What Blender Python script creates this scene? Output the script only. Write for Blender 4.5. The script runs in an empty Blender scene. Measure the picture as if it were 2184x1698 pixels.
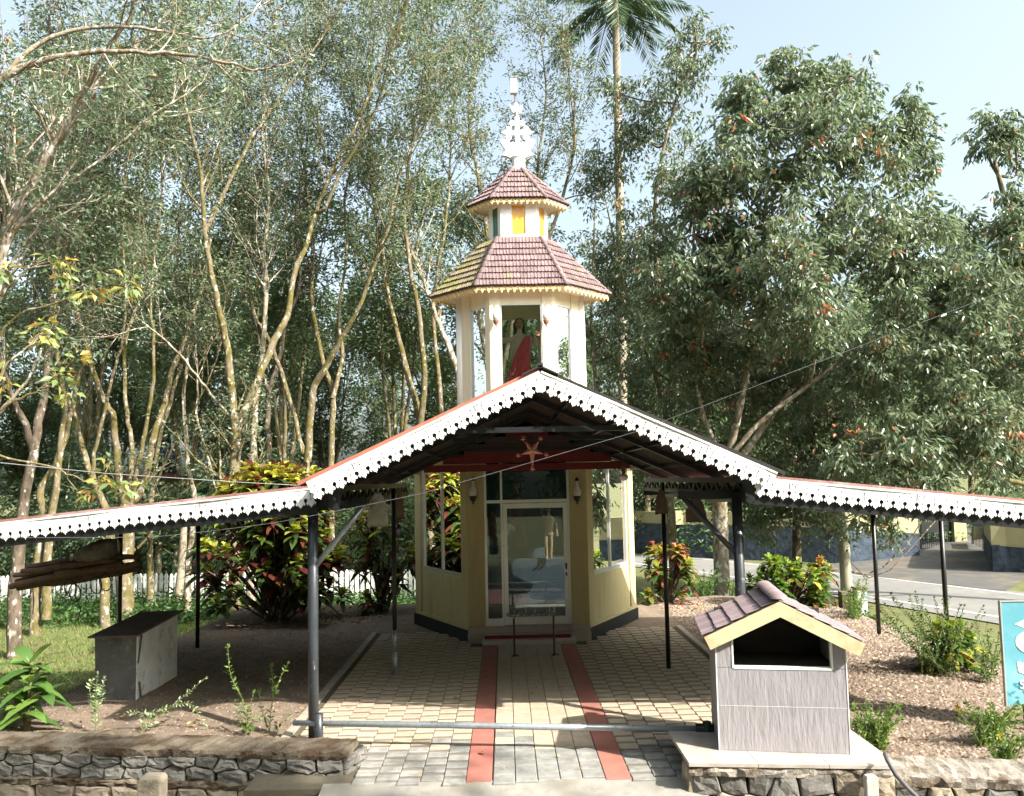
import bpy, bmesh, math, random
import numpy as np
from mathutils import Vector, Matrix, Euler
random.seed(7)
RNG = np.random.default_rng(7)
rad = math.radians
scn = bpy.context.scene
COL = scn.collection

# ------------------------------------------------------------------ camera
CAM = np.array([-0.35, 0.0, 2.63])
PITCH, YAW, ROLL = rad(4.0), rad(0.6), rad(1.2)
FPX, PW, PH, SHIFT = 1662.0, 2184.0, 1698.0, 0.027
FW = np.array([math.sin(YAW) * math.cos(PITCH), math.cos(YAW) * math.cos(PITCH), math.sin(PITCH)])
_r = np.array([math.cos(YAW), -math.sin(YAW), 0.0])
_u = np.cross(_r, FW)
RT = _r * math.cos(ROLL) - _u * math.sin(ROLL)
UP = _u * math.cos(ROLL) + _r * math.sin(ROLL)
cd = bpy.data.cameras.new('camera')
cam = bpy.data.objects.new('camera', cd)
COL.objects.link(cam)
cd.sensor_width = 36.0
cd.lens = 36.0 * FPX / PW
cd.shift_y = SHIFT
cd.clip_start = 0.05
cd.clip_end = 3000
mw = Matrix.Identity(4)
for i in range(3):
    mw[i][0], mw[i][1], mw[i][2], mw[i][3] = RT[i], UP[i], -FW[i], CAM[i]
cam.matrix_world = mw
scn.camera = cam

# ------------------------------------------------------------------ sky, sun, exposure
SUN_DIR = Vector((0.640, -0.460, 0.615)).normalized()      # towards the sun
world = bpy.data.worlds.new('World')
scn.world = world
world.use_nodes = True
wn = world.node_tree
for n in list(wn.nodes):
    wn.nodes.remove(n)
wo = wn.nodes.new('ShaderNodeOutputWorld')
bg = wn.nodes.new('ShaderNodeBackground')
sky = wn.nodes.new('ShaderNodeTexSky')
sky.sky_type = 'NISHITA'
sky.sun_disc = False
sky.sun_elevation = math.asin(SUN_DIR.z)
sky.sun_rotation = math.atan2(SUN_DIR.x, SUN_DIR.y)
sky.air_density = 1.0
sky.dust_density = 6.0
sky.ozone_density = 1.0
bg.inputs['Strength'].default_value = 0.11
whs = wn.nodes.new('ShaderNodeHueSaturation')      # thin high haze: the sky is pale
whs.inputs['Saturation'].default_value = 0.55
whs.inputs['Value'].default_value = 1.45
wn.links.new(sky.outputs[0], whs.inputs['Color'])
wtn = wn.nodes.new('ShaderNodeMix')
wtn.data_type = 'RGBA'
wtn.blend_type = 'MULTIPLY'
wtn.inputs[0].default_value = 1.0
wtn.inputs[7].default_value = (.97, 1.06, 1.03, 1)
wn.links.new(whs.outputs[0], wtn.inputs[6])
wn.links.new(wtn.outputs[2], bg.inputs[0])
wn.links.new(bg.outputs[0], wo.inputs[0])
sd = bpy.data.lights.new('sun', 'SUN')
sd.energy = 5.0
sd.angle = rad(0.53)
sd.color = (1.0, 0.94, 0.84)
so = bpy.data.objects.new('sun', sd)
COL.objects.link(so)
so.rotation_euler = (-SUN_DIR).to_track_quat('-Z', 'Y').to_euler()
so.location = (20, -15, 25)
vs = scn.view_settings
vs.view_transform = 'Standard'
vs.look = 'None'
vs.gamma = 1.0
vs.exposure = 1.35
vs.use_curve_mapping = False

# ------------------------------------------------------------------ measuring helpers
def at(x, y, Y):
    """point of the place seen at photo position x, y (2184 px wide) at distance Y"""
    d = FW + RT * ((x - PW / 2) / FPX) - UP * ((y - PH / 2 - SHIFT * PW) / FPX)
    return CAM + d * ((Y - CAM[1]) / d[1])
def gz(x, y, z=0.0):
    d = FW + RT * ((x - PW / 2) / FPX) - UP * ((y - PH / 2 - SHIFT * PW) / FPX)
    return CAM + d * ((z - CAM[2]) / d[2])
def V(*a):
    return np.array(a, float)
def nrm(v):
    v = np.asarray(v, float)
    return v / (np.linalg.norm(v) + 1e-12)

# ------------------------------------------------------------------ object helpers
def tag(o, label=None, cat=None, group=None, kind=None):
    if label: o['label'] = label
    if cat: o['category'] = cat
    if group: o['group'] = group
    if kind: o['kind'] = kind
    return o
def thing(name, label, cat, loc=(0, 0, 0), group=None):
    o = bpy.data.objects.new(name, None)
    o.empty_display_size = 0.1
    COL.objects.link(o)
    o.location = loc
    return tag(o, label, cat, group)
def wloc(o):
    p = np.zeros(3)
    while o is not None:
        p = p + np.array(o.location)
        o = o.parent
    return p
def link(name, me, parent=None, loc=(0, 0, 0)):
    o = bpy.data.objects.new(name, me)
    COL.objects.link(o)
    if parent is not None: o.parent = parent
    o.location = loc
    return o
def copy_tree(o, parent=None):
    c = o.copy()
    COL.objects.link(c)
    c.parent = parent
    for ch in list(o.children):
        copy_tree(ch, c)
    return c

class MB:
    def __init__(s):
        s.v = []; s.f = []; s.m = []
    def add(s, vs_, fs, mi=0):
        b = len(s.v)
        s.v.extend([tuple(map(float, p)) for p in vs_])
        for f in fs:
            s.f.append(tuple(b + i for i in f)); s.m.append(mi)
        return s
    def obox(s, c, ax, ay, az, mi=0):
        c, ax, ay, az = map(np.asarray, (c, ax, ay, az))
        vs_ = [c + sx * ax + sy * ay + sz * az for sz in (-1, 1) for sy in (-1, 1) for sx in (-1, 1)]
        return s.add(vs_, [(0, 2, 3, 1), (4, 5, 7, 6), (0, 1, 5, 4), (2, 6, 7, 3), (0, 4, 6, 2), (1, 3, 7, 5)], mi)
    def box(s, x0, x1, y0, y1, z0, z1, mi=0):
        return s.obox(((x0 + x1) / 2, (y0 + y1) / 2, (z0 + z1) / 2), ((x1 - x0) / 2, 0, 0), (0, (y1 - y0) / 2, 0), (0, 0, (z1 - z0) / 2), mi)
    def bar(s, p0, p1, w, h, up=(0, 0, 1), mi=0):
        p0, p1 = np.asarray(p0, float), np.asarray(p1, float)
        d = nrm(p1 - p0); sd_ = nrm(np.cross(d, up)); u = np.cross(sd_, d)
        return s.obox((p0 + p1) / 2, (p1 - p0) / 2, sd_ * w / 2, u * h / 2, mi)
    def tube(s, pts, radii, n=8, cap=True, mi=0):
        pts = np.asarray(pts, float); k = len(pts)
        if np.isscalar(radii): radii = [radii] * k
        t = np.gradient(pts, axis=0)
        t /= np.linalg.norm(t, axis=1)[:, None] + 1e-12
        ref = V(0, 0, 1) if abs(t[0][2]) < .9 else V(1, 0, 0)
        a = nrm(np.cross(t[0], ref)); vs_ = []
        for i in range(k):
            a = nrm(a - t[i] * (a @ t[i])); b = np.cross(t[i], a)
            for j in range(n):
                w = 2 * math.pi * j / n
                vs_.append(pts[i] + radii[i] * (a * math.cos(w) + b * math.sin(w)))
        fs = [(i * n + j, i * n + (j + 1) % n, (i + 1) * n + (j + 1) % n, (i + 1) * n + j) for i in range(k - 1) for j in range(n)]
        if cap:
            fs.append(tuple(range(n - 1, -1, -1))); fs.append(tuple((k - 1) * n + j for j in range(n)))
        return s.add(vs_, fs, mi)
    def lathe(s, prof, c=(0, 0, 0), n=12, mi=0, sx=1, sy=1):
        vs_ = [(c[0] + r * sx * math.cos(2 * math.pi * j / n), c[1] + r * sy * math.sin(2 * math.pi * j / n), c[2] + z) for r, z in prof for j in range(n)]
        k = len(prof)
        fs = [(i * n + j, i * n + (j + 1) % n, (i + 1) * n + (j + 1) % n, (i + 1) * n + j) for i in range(k - 1) for j in range(n)]
        fs.append(tuple(range(n - 1, -1, -1))); fs.append(tuple((k - 1) * n + j for j in range(n)))
        return s.add(vs_, fs, mi)
    def prism(s, poly, o, u, v, th, mi=0):
        """polygon (in u, v from o) extruded by th along u x v"""
        o, u, v = map(lambda q: np.asarray(q, float), (o, u, v))
        nn = nrm(np.cross(u, v)); k = len(poly)
        a = [o + u * p[0] + v * p[1] for p in poly]
        b = [q + nn * th for q in a]
        fs = [tuple(range(k - 1, -1, -1)), tuple(range(k, 2 * k))] + [(i, (i + 1) % k, k + (i + 1) % k, k + i) for i in range(k)]
        return s.add(a + b, fs, mi)
    def sphere(s, c, r, n=10, m=7, sc=(1, 1, 1), mi=0):
        prof = [(max(1e-4, math.sin(math.pi * i / m)), -math.cos(math.pi * i / m)) for i in range(m + 1)]
        vs_ = [(c[0] + r * sc[0] * q * math.cos(2 * math.pi * j / n), c[1] + r * sc[1] * q * math.sin(2 * math.pi * j / n), c[2] + r * sc[2] * z) for q, z in prof for j in range(n)]
        return s.add(vs_, [(i * n + j, i * n + (j + 1) % n, (i + 1) * n + (j + 1) % n, (i + 1) * n + j) for i in range(m) for j in range(n)], mi)
    def mesh(s, name, mats, off=(0, 0, 0), smooth=False):
        me = bpy.data.meshes.new(name)
        me.from_pydata([(p[0] - off[0], p[1] - off[1], p[2] - off[2]) for p in s.v], [], s.f)
        if not isinstance(mats, (list, tuple)): mats = [mats]
        for m in mats: me.materials.append(m)
        if len(mats) > 1: me.polygons.foreach_set('material_index', s.m)
        if smooth:
            me.polygons.foreach_set('use_smooth', [True] * len(me.polygons))
        me.update()
        return me
    def build(s, name, mats, parent=None, smooth=False, bevel=0):
        off = wloc(parent) if parent is not None else (0, 0, 0)
        o = link(name, s.mesh(name, mats, off, smooth), parent)
        if bevel:
            b = o.modifiers.new('bevel', 'BEVEL'); b.width = bevel; b.segments = 2; b.limit_method = 'ANGLE'
        return o
def fast_mesh(name, verts, tris, mat, attr=None, smooth=False):
    verts = np.asarray(verts, np.float32); tris = np.asarray(tris, np.int32)
    me = bpy.data.meshes.new(name)
    me.vertices.add(len(verts)); me.vertices.foreach_set('co', verts.ravel())
    nt, k = tris.shape
    me.loops.add(nt * k); me.loops.foreach_set('vertex_index', tris.ravel())
    me.polygons.add(nt)
    me.polygons.foreach_set('loop_start', np.arange(0, nt * k, k, dtype=np.int32))
    me.polygons.foreach_set('loop_total', np.full(nt, k, np.int32))
    if smooth: me.polygons.foreach_set('use_smooth', np.ones(nt, bool))
    me.materials.append(mat)
    me.update(calc_edges=True)
    if attr is not None:
        a = me.attributes.new('rnd', 'FLOAT', 'FACE')
        a.data.foreach_set('value', np.asarray(attr, np.float32))
    return me

# ------------------------------------------------------------------ materials
def M(name, col, rough=.75, var=.18, scale=6, bump=0, bscale=60, spec=.3, metal=0, col2=None, c2scale=3, c2lo=.5, c2hi=.65, objvar=0, stretch=(1, 1, 1), coat=0, dist=.01, hue=0, col3=None, c3scale=14, c3lo=.60, c3hi=.66):
    m = bpy.data.materials.new(name); m.use_nodes = True
    nt = m.node_tree; N = nt.nodes; L = nt.links
    p = N['Principled BSDF']
    p.inputs['Roughness'].default_value = rough
    p.inputs['Metallic'].default_value = metal
    p.inputs['Specular IOR Level'].default_value = spec
    p.inputs['Coat Weight'].default_value = coat
    g = N.new('ShaderNodeNewGeometry')
    mp = N.new('ShaderNodeMapping'); mp.inputs['Scale'].default_value = stretch
    L.new(g.outputs['Position'], mp.inputs['Vector'])
    def noise(sc, det=5, ro=.6):
        n = N.new('ShaderNodeTexNoise'); n.inputs['Scale'].default_value = sc; n.inputs['Detail'].default_value = det; n.inputs['Roughness'].default_value = ro
        L.new(mp.outputs[0], n.inputs['Vector']); return n
    base = N.new('ShaderNodeRGB'); base.outputs[0].default_value = (*col, 1); c = base.outputs[0]
    if col2:
        n2 = noise(c2scale, 6, .65)
        r = N.new('ShaderNodeMapRange'); r.inputs['From Min'].default_value = c2lo; r.inputs['From Max'].default_value = c2hi
        L.new(n2.outputs[0], r.inputs[0])
        mx = N.new('ShaderNodeMix'); mx.data_type = 'RGBA'; mx.inputs[7].default_value = (*col2, 1)
        L.new(r.outputs[0], mx.inputs[0]); L.new(c, mx.inputs[6]); c = mx.outputs[2]
    if col3:
        n3 = noise(c3scale, 3, .5)
        r = N.new('ShaderNodeMapRange'); r.inputs['From Min'].default_value = c3lo; r.inputs['From Max'].default_value = c3hi
        L.new(n3.outputs[0], r.inputs[0])
        mx = N.new('ShaderNodeMix'); mx.data_type = 'RGBA'; mx.inputs[7].default_value = (*col3, 1)
        L.new(r.outputs[0], mx.inputs[0]); L.new(c, mx.inputs[6]); c = mx.outputs[2]
    if var or objvar:
        h = N.new('ShaderNodeHueSaturation'); L.new(c, h.inputs['Color'])
        n1 = noise(scale)
        r = N.new('ShaderNodeMapRange'); r.inputs['From Min'].default_value = .25; r.inputs['From Max'].default_value = .75
        r.inputs['To Min'].default_value = 1 - var; r.inputs['To Max'].default_value = 1 + var
        L.new(n1.outputs[0], r.inputs[0]); vv = r.outputs[0]
        if objvar:
            oi = N.new('ShaderNodeObjectInfo')
            r2 = N.new('ShaderNodeMapRange'); r2.inputs['To Min'].default_value = 1 - objvar; r2.inputs['To Max'].default_value = 1 + objvar
            L.new(oi.outputs['Random'], r2.inputs[0])
            mu = N.new('ShaderNodeMath'); mu.operation = 'MULTIPLY'; L.new(vv, mu.inputs[0]); L.new(r2.outputs[0], mu.inputs[1]); vv = mu.outputs[0]
            if hue:
                wn_ = N.new('ShaderNodeTexWhiteNoise'); wn_.noise_dimensions = '1D'; L.new(oi.outputs['Random'], wn_.inputs['W'])
                r3 = N.new('ShaderNodeMapRange'); r3.inputs['To Min'].default_value = .5 - hue; r3.inputs['To Max'].default_value = .5 + hue
                L.new(wn_.outputs[0], r3.inputs[0]); L.new(r3.outputs[0], h.inputs['Hue'])
        L.new(vv, h.inputs['Value']); c = h.outputs[0]
    L.new(c, p.inputs['Base Color'])
    if bump:
        nb = noise(bscale, 4, .6)
        b = N.new('ShaderNodeBump'); b.inputs['Strength'].default_value = bump; b.inputs['Distance'].default_value = dist
        L.new(nb.outputs[0], b.inputs['Height']); L.new(b.outputs[0], p.inputs['Normal'])
    return m
def leafmat(name, stops, rough=.45, trans=.28, spec=.5, objvar=.12):
    m = bpy.data.materials.new(name); m.use_nodes = True
    nt = m.node_tree; N = nt.nodes; L = nt.links
    p = N['Principled BSDF']; out = N['Material Output']
    p.inputs['Roughness'].default_value = rough; p.inputs['Specular IOR Level'].default_value = spec
    a = N.new('ShaderNodeAttribute'); a.attribute_name = 'rnd'
    cr = N.new('ShaderNodeValToRGB'); L.new(a.outputs['Fac'], cr.inputs[0])
    el = cr.color_ramp.elements
    while len(el) < len(stops): el.new(.5)
    for e, (q, c) in zip(el, stops):
        e.position = q; e.color = (*c, 1)
    h = N.new('ShaderNodeHueSaturation'); L.new(cr.outputs[0], h.inputs['Color'])
    oi = N.new('ShaderNodeObjectInfo'); r2 = N.new('ShaderNodeMapRange'); r2.inputs['To Min'].default_value = 1 - objvar; r2.inputs['To Max'].default_value = 1 + objvar
    L.new(oi.outputs['Random'], r2.inputs[0]); L.new(r2.outputs[0], h.inputs['Value'])
    L.new(h.outputs[0], p.inputs['Base Color'])
    t = N.new('ShaderNodeBsdfTranslucent')
    h2 = N.new('ShaderNodeHueSaturation'); h2.inputs['Hue'].default_value = .48; h2.inputs['Saturation'].default_value = 1.15; h2.inputs['Value'].default_value = 1.5
    L.new(h.outputs[0], h2.inputs['Color']); L.new(h2.outputs[0], t.inputs['Color'])
    mx = N.new('ShaderNodeMixShader'); mx.inputs[0].default_value = trans
    L.new(p.outputs[0], mx.inputs[1]); L.new(t.outputs[0], mx.inputs[2]); L.new(mx.outputs[0], out.inputs[0])
    return m
def glassmat(name, tint=(.8, .86, .84), refl=1.0, rough=0.0):
    m = bpy.data.materials.new(name); m.use_nodes = True
    nt = m.node_tree; N = nt.nodes; L = nt.links
    N.remove(N['Principled BSDF']); out = N['Material Output']
    tr = N.new('ShaderNodeBsdfTransparent'); tr.inputs[0].default_value = (*tint, 1)
    gl = N.new('ShaderNodeBsdfGlossy'); gl.inputs['Roughness'].default_value = rough; gl.inputs[0].default_value = (refl, refl, refl, 1)
    fr = N.new('ShaderNodeFresnel'); fr.inputs[0].default_value = 1.55
    mx = N.new('ShaderNodeMixShader'); L.new(fr.outputs[0], mx.inputs[0]); L.new(tr.outputs[0], mx.inputs[1]); L.new(gl.outputs[0], mx.inputs[2])
    L.new(mx.outputs[0], out.inputs[0])
    return m

m_white = M('white paint', (.78, .77, .73), .5, .05, 3, stretch=(3, 3, .5), col2=(.60, .56, .48), c2scale=2.2, c2lo=.56, c2hi=.8)
m_fascia = M('white fascia metal', (.78, .78, .76), .4, .05, 3, spec=.5, col2=(.48, .43, .32), c2scale=2.4, c2lo=.52, c2hi=.78)
m_cream = M('cream wall paint', (.52, .44, .235), .65, .10, 2.5, stretch=(2.5, 2.5, .5), bump=.05, bscale=25, col2=(.40, .32, .15), c2scale=1.1, c2lo=.52, c2hi=.8)
m_ivory = M('ivory tower paint', (.70, .65, .48), .6, .08, 3, stretch=(3, 3, .4), col2=(.60, .55, .40), c2scale=1.5, c2lo=.55, c2hi=.8)
m_valance = M('cream scalloped valance', (.72, .60, .30), .6, .08, 10, col2=(.45, .32, .13), c2scale=14, c2lo=.55, c2hi=.72)
m_plinth = M('black plinth paint', (.015, .018, .02), .6, .2, 5)
m_tilestep = M('beige plinth tile', (.45, .38, .32), .4, .12, 8)
m_redcarpet = M('red step edge', (.22, .02, .025), .7, .2, 8)
m_alu = M('aluminium frame', (.62, .62, .60), .35, .06, 5, spec=.5, metal=.6)
m_glass = glassmat('clear window glass', (.74, .80, .79))
m_glassdark = glassmat('door glass', (.70, .75, .75))
m_glasstower = glassmat('tower glass', (.82, .86, .84))
m_amber = M('amber glass', (.72, .36, .04), .15, .15, 9, spec=.6, coat=.5)
m_greenglass = M('green glass', (.04, .15, .07), .15, .1, 9, spec=.6)
m_tile = M('mauve clay tile', (.172, .118, .120), .75, .2, 10, bump=.15, bscale=50, objvar=.22, col2=(.17, .16, .05), c2scale=2.4, c2lo=.56, c2hi=.74)
m_tilemoss = M('mossy clay tile', (.18, .14, .10), .8, .25, 10, bump=.2, bscale=50, objvar=.2, col2=(.17, .165, .045), c2scale=3.5, c2lo=.42, c2hi=.66)
m_black = M('black painted steel', (.012, .013, .015), .4, .3, 6, spec=.5, bump=.05, bscale=30)
m_steelpost = M('dark weathered post paint', (.035, .04, .048), .38, .25, 9, spec=.6, col2=(.30, .30, .30), c2scale=16, c2lo=.62, c2hi=.72, stretch=(1, 1, .5))
m_galv = M('galvanised pipe', (.34, .37, .40), .35, .2, 25, spec=.5, metal=.5, col2=(.12, .14, .13), c2scale=20, c2lo=.60, c2hi=.68)
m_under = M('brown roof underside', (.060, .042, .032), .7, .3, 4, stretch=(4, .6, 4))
m_roofred = M('faded red roof sheet', (.27, .13, .11), .6, .2, 4, col2=(.40, .30, .30), c2scale=3, c2lo=.5, c2hi=.7)
m_ridge = M('dark ridge cap', (.025, .02, .02), .6, .2, 6)
m_redpanel = M('dark red gable cladding', (.16, .018, .018), .5, .2, 5)
m_star = M('pink paper star', (.72, .27, .23), .6, .12, 30)
m_stargold = M('star print', (.60, .42, .18), .5, .12, 30)
m_soil = M('brown gravelly soil', (.205, .155, .115), .95, .25, 9, bump=.55, bscale=70, dist=.02, col2=(.15, .11, .085), c2scale=2.2, c2lo=.45, c2hi=.65)
m_paver = M('cream paver', (.405, .325, .245), .85, .16, 14, bump=.25, bscale=120, objvar=.10, hue=.012, dist=.004)
m_paverdk = M('grey paver band', (.17, .145, .115), .85, .16, 14, bump=.25, bscale=120, objvar=.12, dist=.004)
m_paverold = M('worn grey paver', (.25, .243, .228), .9, .2, 12, bump=.3, bscale=110, objvar=.10, dist=.004, col2=(.17, .168, .155), c2scale=5, c2lo=.45, c2hi=.62)
m_strip = M('red oxide concrete strip', (.29, .125, .095), .8, .15, 7, bump=.1, bscale=80, objvar=.07, col2=(.35, .125, .105), c2scale=1.2, c2lo=.45, c2hi=.6)
m_joint = M('dark paver joint', (.10, .085, .06), .95, .25, 12)
m_apron = M('rough concrete apron', (.25, .235, .21), .95, .22, 10, bump=.5, bscale=120, dist=.008, col2=(.16, .14, .11), c2scale=2.5, c2lo=.5, c2hi=.66)
m_asphalt = M('asphalt', (.165, .16, .155), .9, .12, 3, bump=.2, bscale=150, dist=.004, col2=(.20, .19, .175), c2scale=.7, c2lo=.42, c2hi=.62)
m_line = M('white road paint', (.62, .62, .60), .7, .15, 8)
m_stone = M('grey granite', (.155, .145, .132), .9, .22, 9, bump=.6, bscale=28, objvar=.18, hue=.01, dist=.02, col2=(.10, .095, .085), c2scale=5, c2lo=.52, c2hi=.7)
m_stonebr = M('tan granite', (.29, .24, .185), .9, .22, 9, bump=.6, bscale=28, objvar=.2, hue=.012, dist=.02, col2=(.15, .12, .09), c2scale=5, c2lo=.52, c2hi=.7)
m_mortar = M('dark mortar gap', (.035, .03, .025), .95, .3, 12)
m_coping = M('mossy cement coping', (.17, .14, .105), .95, .3, 8, bump=.7, bscale=45, dist=.02, col2=(.060, .038, .022), c2scale=4, c2lo=.42, c2hi=.58)
m_copinglt = M('lichen cement coping', (.27, .235, .20), .95, .3, 8, bump=.7, bscale=45, dist=.02, col2=(.12, .09, .06), c2scale=5, c2lo=.48, c2hi=.62)
m_bark = M('mottled bark', (.165, .13, .088), .92, .35, 11, bump=.6, bscale=30, dist=.03, col2=(.105, .088, .024), c2scale=4, c2lo=.42, c2hi=.58, stretch=(1, 1, .6), col3=(.36, .34, .28), c3scale=10, c3lo=.59, c3hi=.66)
m_barkpale = M('pale lichen bark', (.235, .195, .145), .92, .35, 11, bump=.6, bscale=30, dist=.03, col2=(.12, .09, .04), c2scale=5, c2lo=.46, c2hi=.62, stretch=(1, 1, .6), col3=(.48, .46, .40), c3scale=9, c3lo=.53, c3hi=.63)
m_barkdark = M('dark bark', (.115, .088, .065), .92, .35, 11, bump=.6, bscale=30, dist=.03, col2=(.06, .045, .03), c2scale=6, c2lo=.45, c2hi=.6, stretch=(1, 1, .5), col3=(.30, .28, .23), c3scale=11, c3lo=.60, c3hi=.66)
m_twig = M('twig bark', (.22, .18, .13), .9, .25, 2)
GREENS = [(0, (.030, .055, .030)), (.35, (.050, .085, .040)), (.7, (.080, .115, .052)), (.93, (.115, .135, .060)), (.97, (.30, .17, .05)), (1, (.33, .11, .05))]
m_leafL = leafmat('rubber leaf', [(0, (.062, .098, .053)), (.4, (.105, .145, .082)), (.75, (.150, .192, .113)), (.965, (.200, .228, .14)), (.985, (.30, .18, .06)), (1, (.30, .11, .05))], .34, .40)
m_leafR = leafmat('broad drooping leaf', [(0, (.062, .098, .052)), (.4, (.108, .148, .082)), (.8, (.165, .205, .120)), (.94, (.205, .235, .14)), (.965, (.32, .22, .10)), (1, (.38, .13, .07))], .30, .36)
m_leafF = leafmat('far leaf', [(0, (.075, .115, .058)), (.5, (.115, .165, .080)), (1, (.160, .210, .105))], .4, .42)
m_palm = leafmat('palm leaf', [(0, (.030, .060, .030)), (.6, (.055, .100, .045)), (.9, (.12, .15, .06)), (1, (.20, .18, .08))], .35, .3)
m_crotonr = leafmat('red croton leaf', [(0, (.020, .035, .015)), (.22, (.045, .085, .020)), (.45, (.15, .20, .035)), (.66, (.36, .36, .06)), (.76, (.32, .15, .06)), (.9, (.20, .05, .04)), (1, (.10, .02, .02))], .3, .3, .5, .05)
m_croton = leafmat('croton leaf', [(0, (.018, .030, .014)), (.22, (.040, .070, .020)), (.42, (.12, .17, .03)), (.60, (.36, .38, .06)), (.72, (.42, .42, .08)), (.78, (.14, .045, .025)), (.9, (.085, .018, .018)), (1, (.05, .010, .014))], .3, .3, .5, .05)
m_crotong = leafmat('green croton leaf', [(0, (.025, .06, .018)), (.4, (.055, .12, .025)), (.75, (.17, .25, .04)), (.9, (.36, .38, .07)), (1, (.33, .12, .04))], .3, .3, .5, .05)
m_mango = leafmat('glossy broad leaf', [(0, (.06, .13, .035)), (.6, (.12, .22, .05)), (.88, (.20, .30, .07)), (.93, (.50, .50, .16)), (1, (.58, .56, .20))], .28, .3, .6, .03)
m_weed = leafmat('weed leaf', [(0, (.05, .11, .025)), (.6, (.10, .19, .04)), (1, (.18, .28, .06))], .5, .35, .4, .05)
m_weedpale = leafmat('pale variegated leaf', [(0, (.20, .29, .14)), (.6, (.32, .42, .22)), (1, (.48, .54, .34))], .5, .3, .4, .05)
m_grass = leafmat('grass blade', [(0, (.065, .12, .025)), (.6, (.13, .20, .045)), (.9, (.24, .26, .09)), (1, (.30, .24, .12))], .6, .35, .3, 0)
m_under_g = leafmat('undergrowth leaf', [(0, (.03, .07, .02)), (.6, (.06, .125, .035)), (1, (.11, .19, .05))], .45, .3, .4, 0)
# ================================================================== the ground
def sstep(a, b, x):
    t = np.clip((x - a) / (b - a), 0, 1)
    return t * t * (3 - 2 * t)
LOW = -0.9
def hgt(x, y):
    x = np.asarray(x, float); y = np.asarray(y, float)
    t = sstep(-7.6, -6.0, x) * (1 - sstep(6.0, 8.0, x)) * (1 - sstep(17.2, 18.8, y))
    z = LOW * (1 - t)
    front = sstep(6.95, 6.3, y)
    return z * (1 - front) + np.minimum(z, -.42) * front
def sheet(name, xs, ys, zf, mat, kind='structure', smooth=True):
    X, Y = np.meshgrid(xs, ys); Z = zf(X, Y)
    v = np.stack([X, Y, Z], -1).reshape(-1, 3); nx, ny = len(xs), len(ys)
    i, j = np.meshgrid(np.arange(nx - 1), np.arange(ny - 1)); a = (j * nx + i).ravel()
    q = np.stack([a, a + 1, a + nx + 1, a + nx], 1)
    o = link(name, fast_mesh(name, v, q, mat, smooth=smooth))
    o['kind'] = kind
    return o
m_lawn = M('lawn soil', (.115, .12, .045), .95, .3, 4, bump=.4, bscale=40, dist=.03, col2=(.15, .105, .065), c2scale=.9, c2lo=.55, c2hi=.68)
xs = np.concatenate([np.linspace(-400, -20, 14), np.linspace(-19, 19, 115), np.linspace(20, 400, 14)])
ys = np.concatenate([np.linspace(-60, 3, 10), np.linspace(3.5, 33, 110), np.linspace(34, 600, 22)])
ground = sheet('lawn_ground', xs, ys, lambda x, y: hgt(x, y) - .035 - .7 * ((np.abs(x) < 5.7) & (y < 16.2)) - .25 * sstep(7.3, 6.4, y), m_lawn)
def tz(x, y):
    n = .012 * np.sin(x * 3.1 + 1.7 * np.sin(y * 2.3)) + .010 * np.sin(y * 4.3 + x * 1.9) + .006 * np.sin(9 * x + 7 * y)
    wl_ = np.where(x < 0, 7.26 + np.clip(-1.86 - x, 0, 9) * .132, 6.74 - np.clip(x - 1.17, 0, 9) * .125) + .18
    return np.where(y > wl_, hgt(x, 9.0 + 0 * y) * (y < 9) + hgt(x, y) * (y >= 9) + n * (np.abs(x) > 2.7) - .004, -.6)
soil = sheet('forecourt_soil', np.linspace(-6.75, 6.9, 150), np.linspace(6.15, 17.9, 200), tz, m_soil)

# road on the right, its painted lines, the apron and the drive
def strip_mesh(name, L, R, mat, dz=0.0, kind='structure', parent=None, n=1):
    v = []; f = []
    for a, b in zip(L, R):
        for k in range(n + 1):
            p = np.asarray(a) + (np.asarray(b) - np.asarray(a)) * k / n
            v.append((p[0], p[1], p[2] + dz))
    w = n + 1
    for i in range(len(L) - 1):
        for k in range(n):
            f.append((i * w + k, i * w + k + 1, (i + 1) * w + k + 1, (i + 1) * w + k))
    mb = MB().add(v, f)
    o = mb.build(name, mat, parent)
    if kind: o['kind'] = kind
    return o
RZ = LOW - .01
near = [V(18.4, -6, RZ), V(16.2, 4, RZ), V(14.0, 11.5, RZ), V(11.53, 18.92, RZ), V(9.97, 22.5, RZ), V(6.92, 28.88, RZ), V(2.6, 37, RZ), V(-6, 52, RZ)]
far = [V(22.6, -6, RZ), V(20.2, 4, RZ), V(17.6, 12.7, RZ), V(14.24, 22.21, RZ), V(12.24, 26.41, RZ), V(8.6, 32.6, RZ), V(4.2, 40, RZ), V(-4, 55, RZ)]
def off(line, ref, d):
    return [a + nrm(b - a) * d for a, b in zip(line, ref)]
strip_mesh('road', off(near, far, -.9), off(far, near, -.5), m_asphalt, .004)
strip_mesh('road_line', off(near, far, -.06), off(near, far, .06), m_line, .009)
strip_mesh('road_line', off(far, near, .05), off(far, near, -.05), m_line, .009)
m_drive = M('driveway', (.085, .082, .08), .9, .2, 2, bump=.3, bscale=60, col2=(.14, .115, .085), c2scale=.8, c2lo=.5, c2hi=.65)
dv0 = [V(10.6, 29.4, RZ + .002), V(13.2, 31.2, RZ + .02), V(16.6, 33.6, -.62), V(18.4, 36, -.35), V(20, 40, .2), V(22, 48, 1.0)]
dv1 = [V(14.2, 22.9, RZ + .002), V(17.0, 26.0, RZ + .02), V(19.0, 30.5, -.62), V(20.6, 33.6, -.35), V(23, 38, .2), V(26, 46, 1.0)]
strip_mesh('driveway', dv0, dv1, m_drive, .012, n=4)
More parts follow.
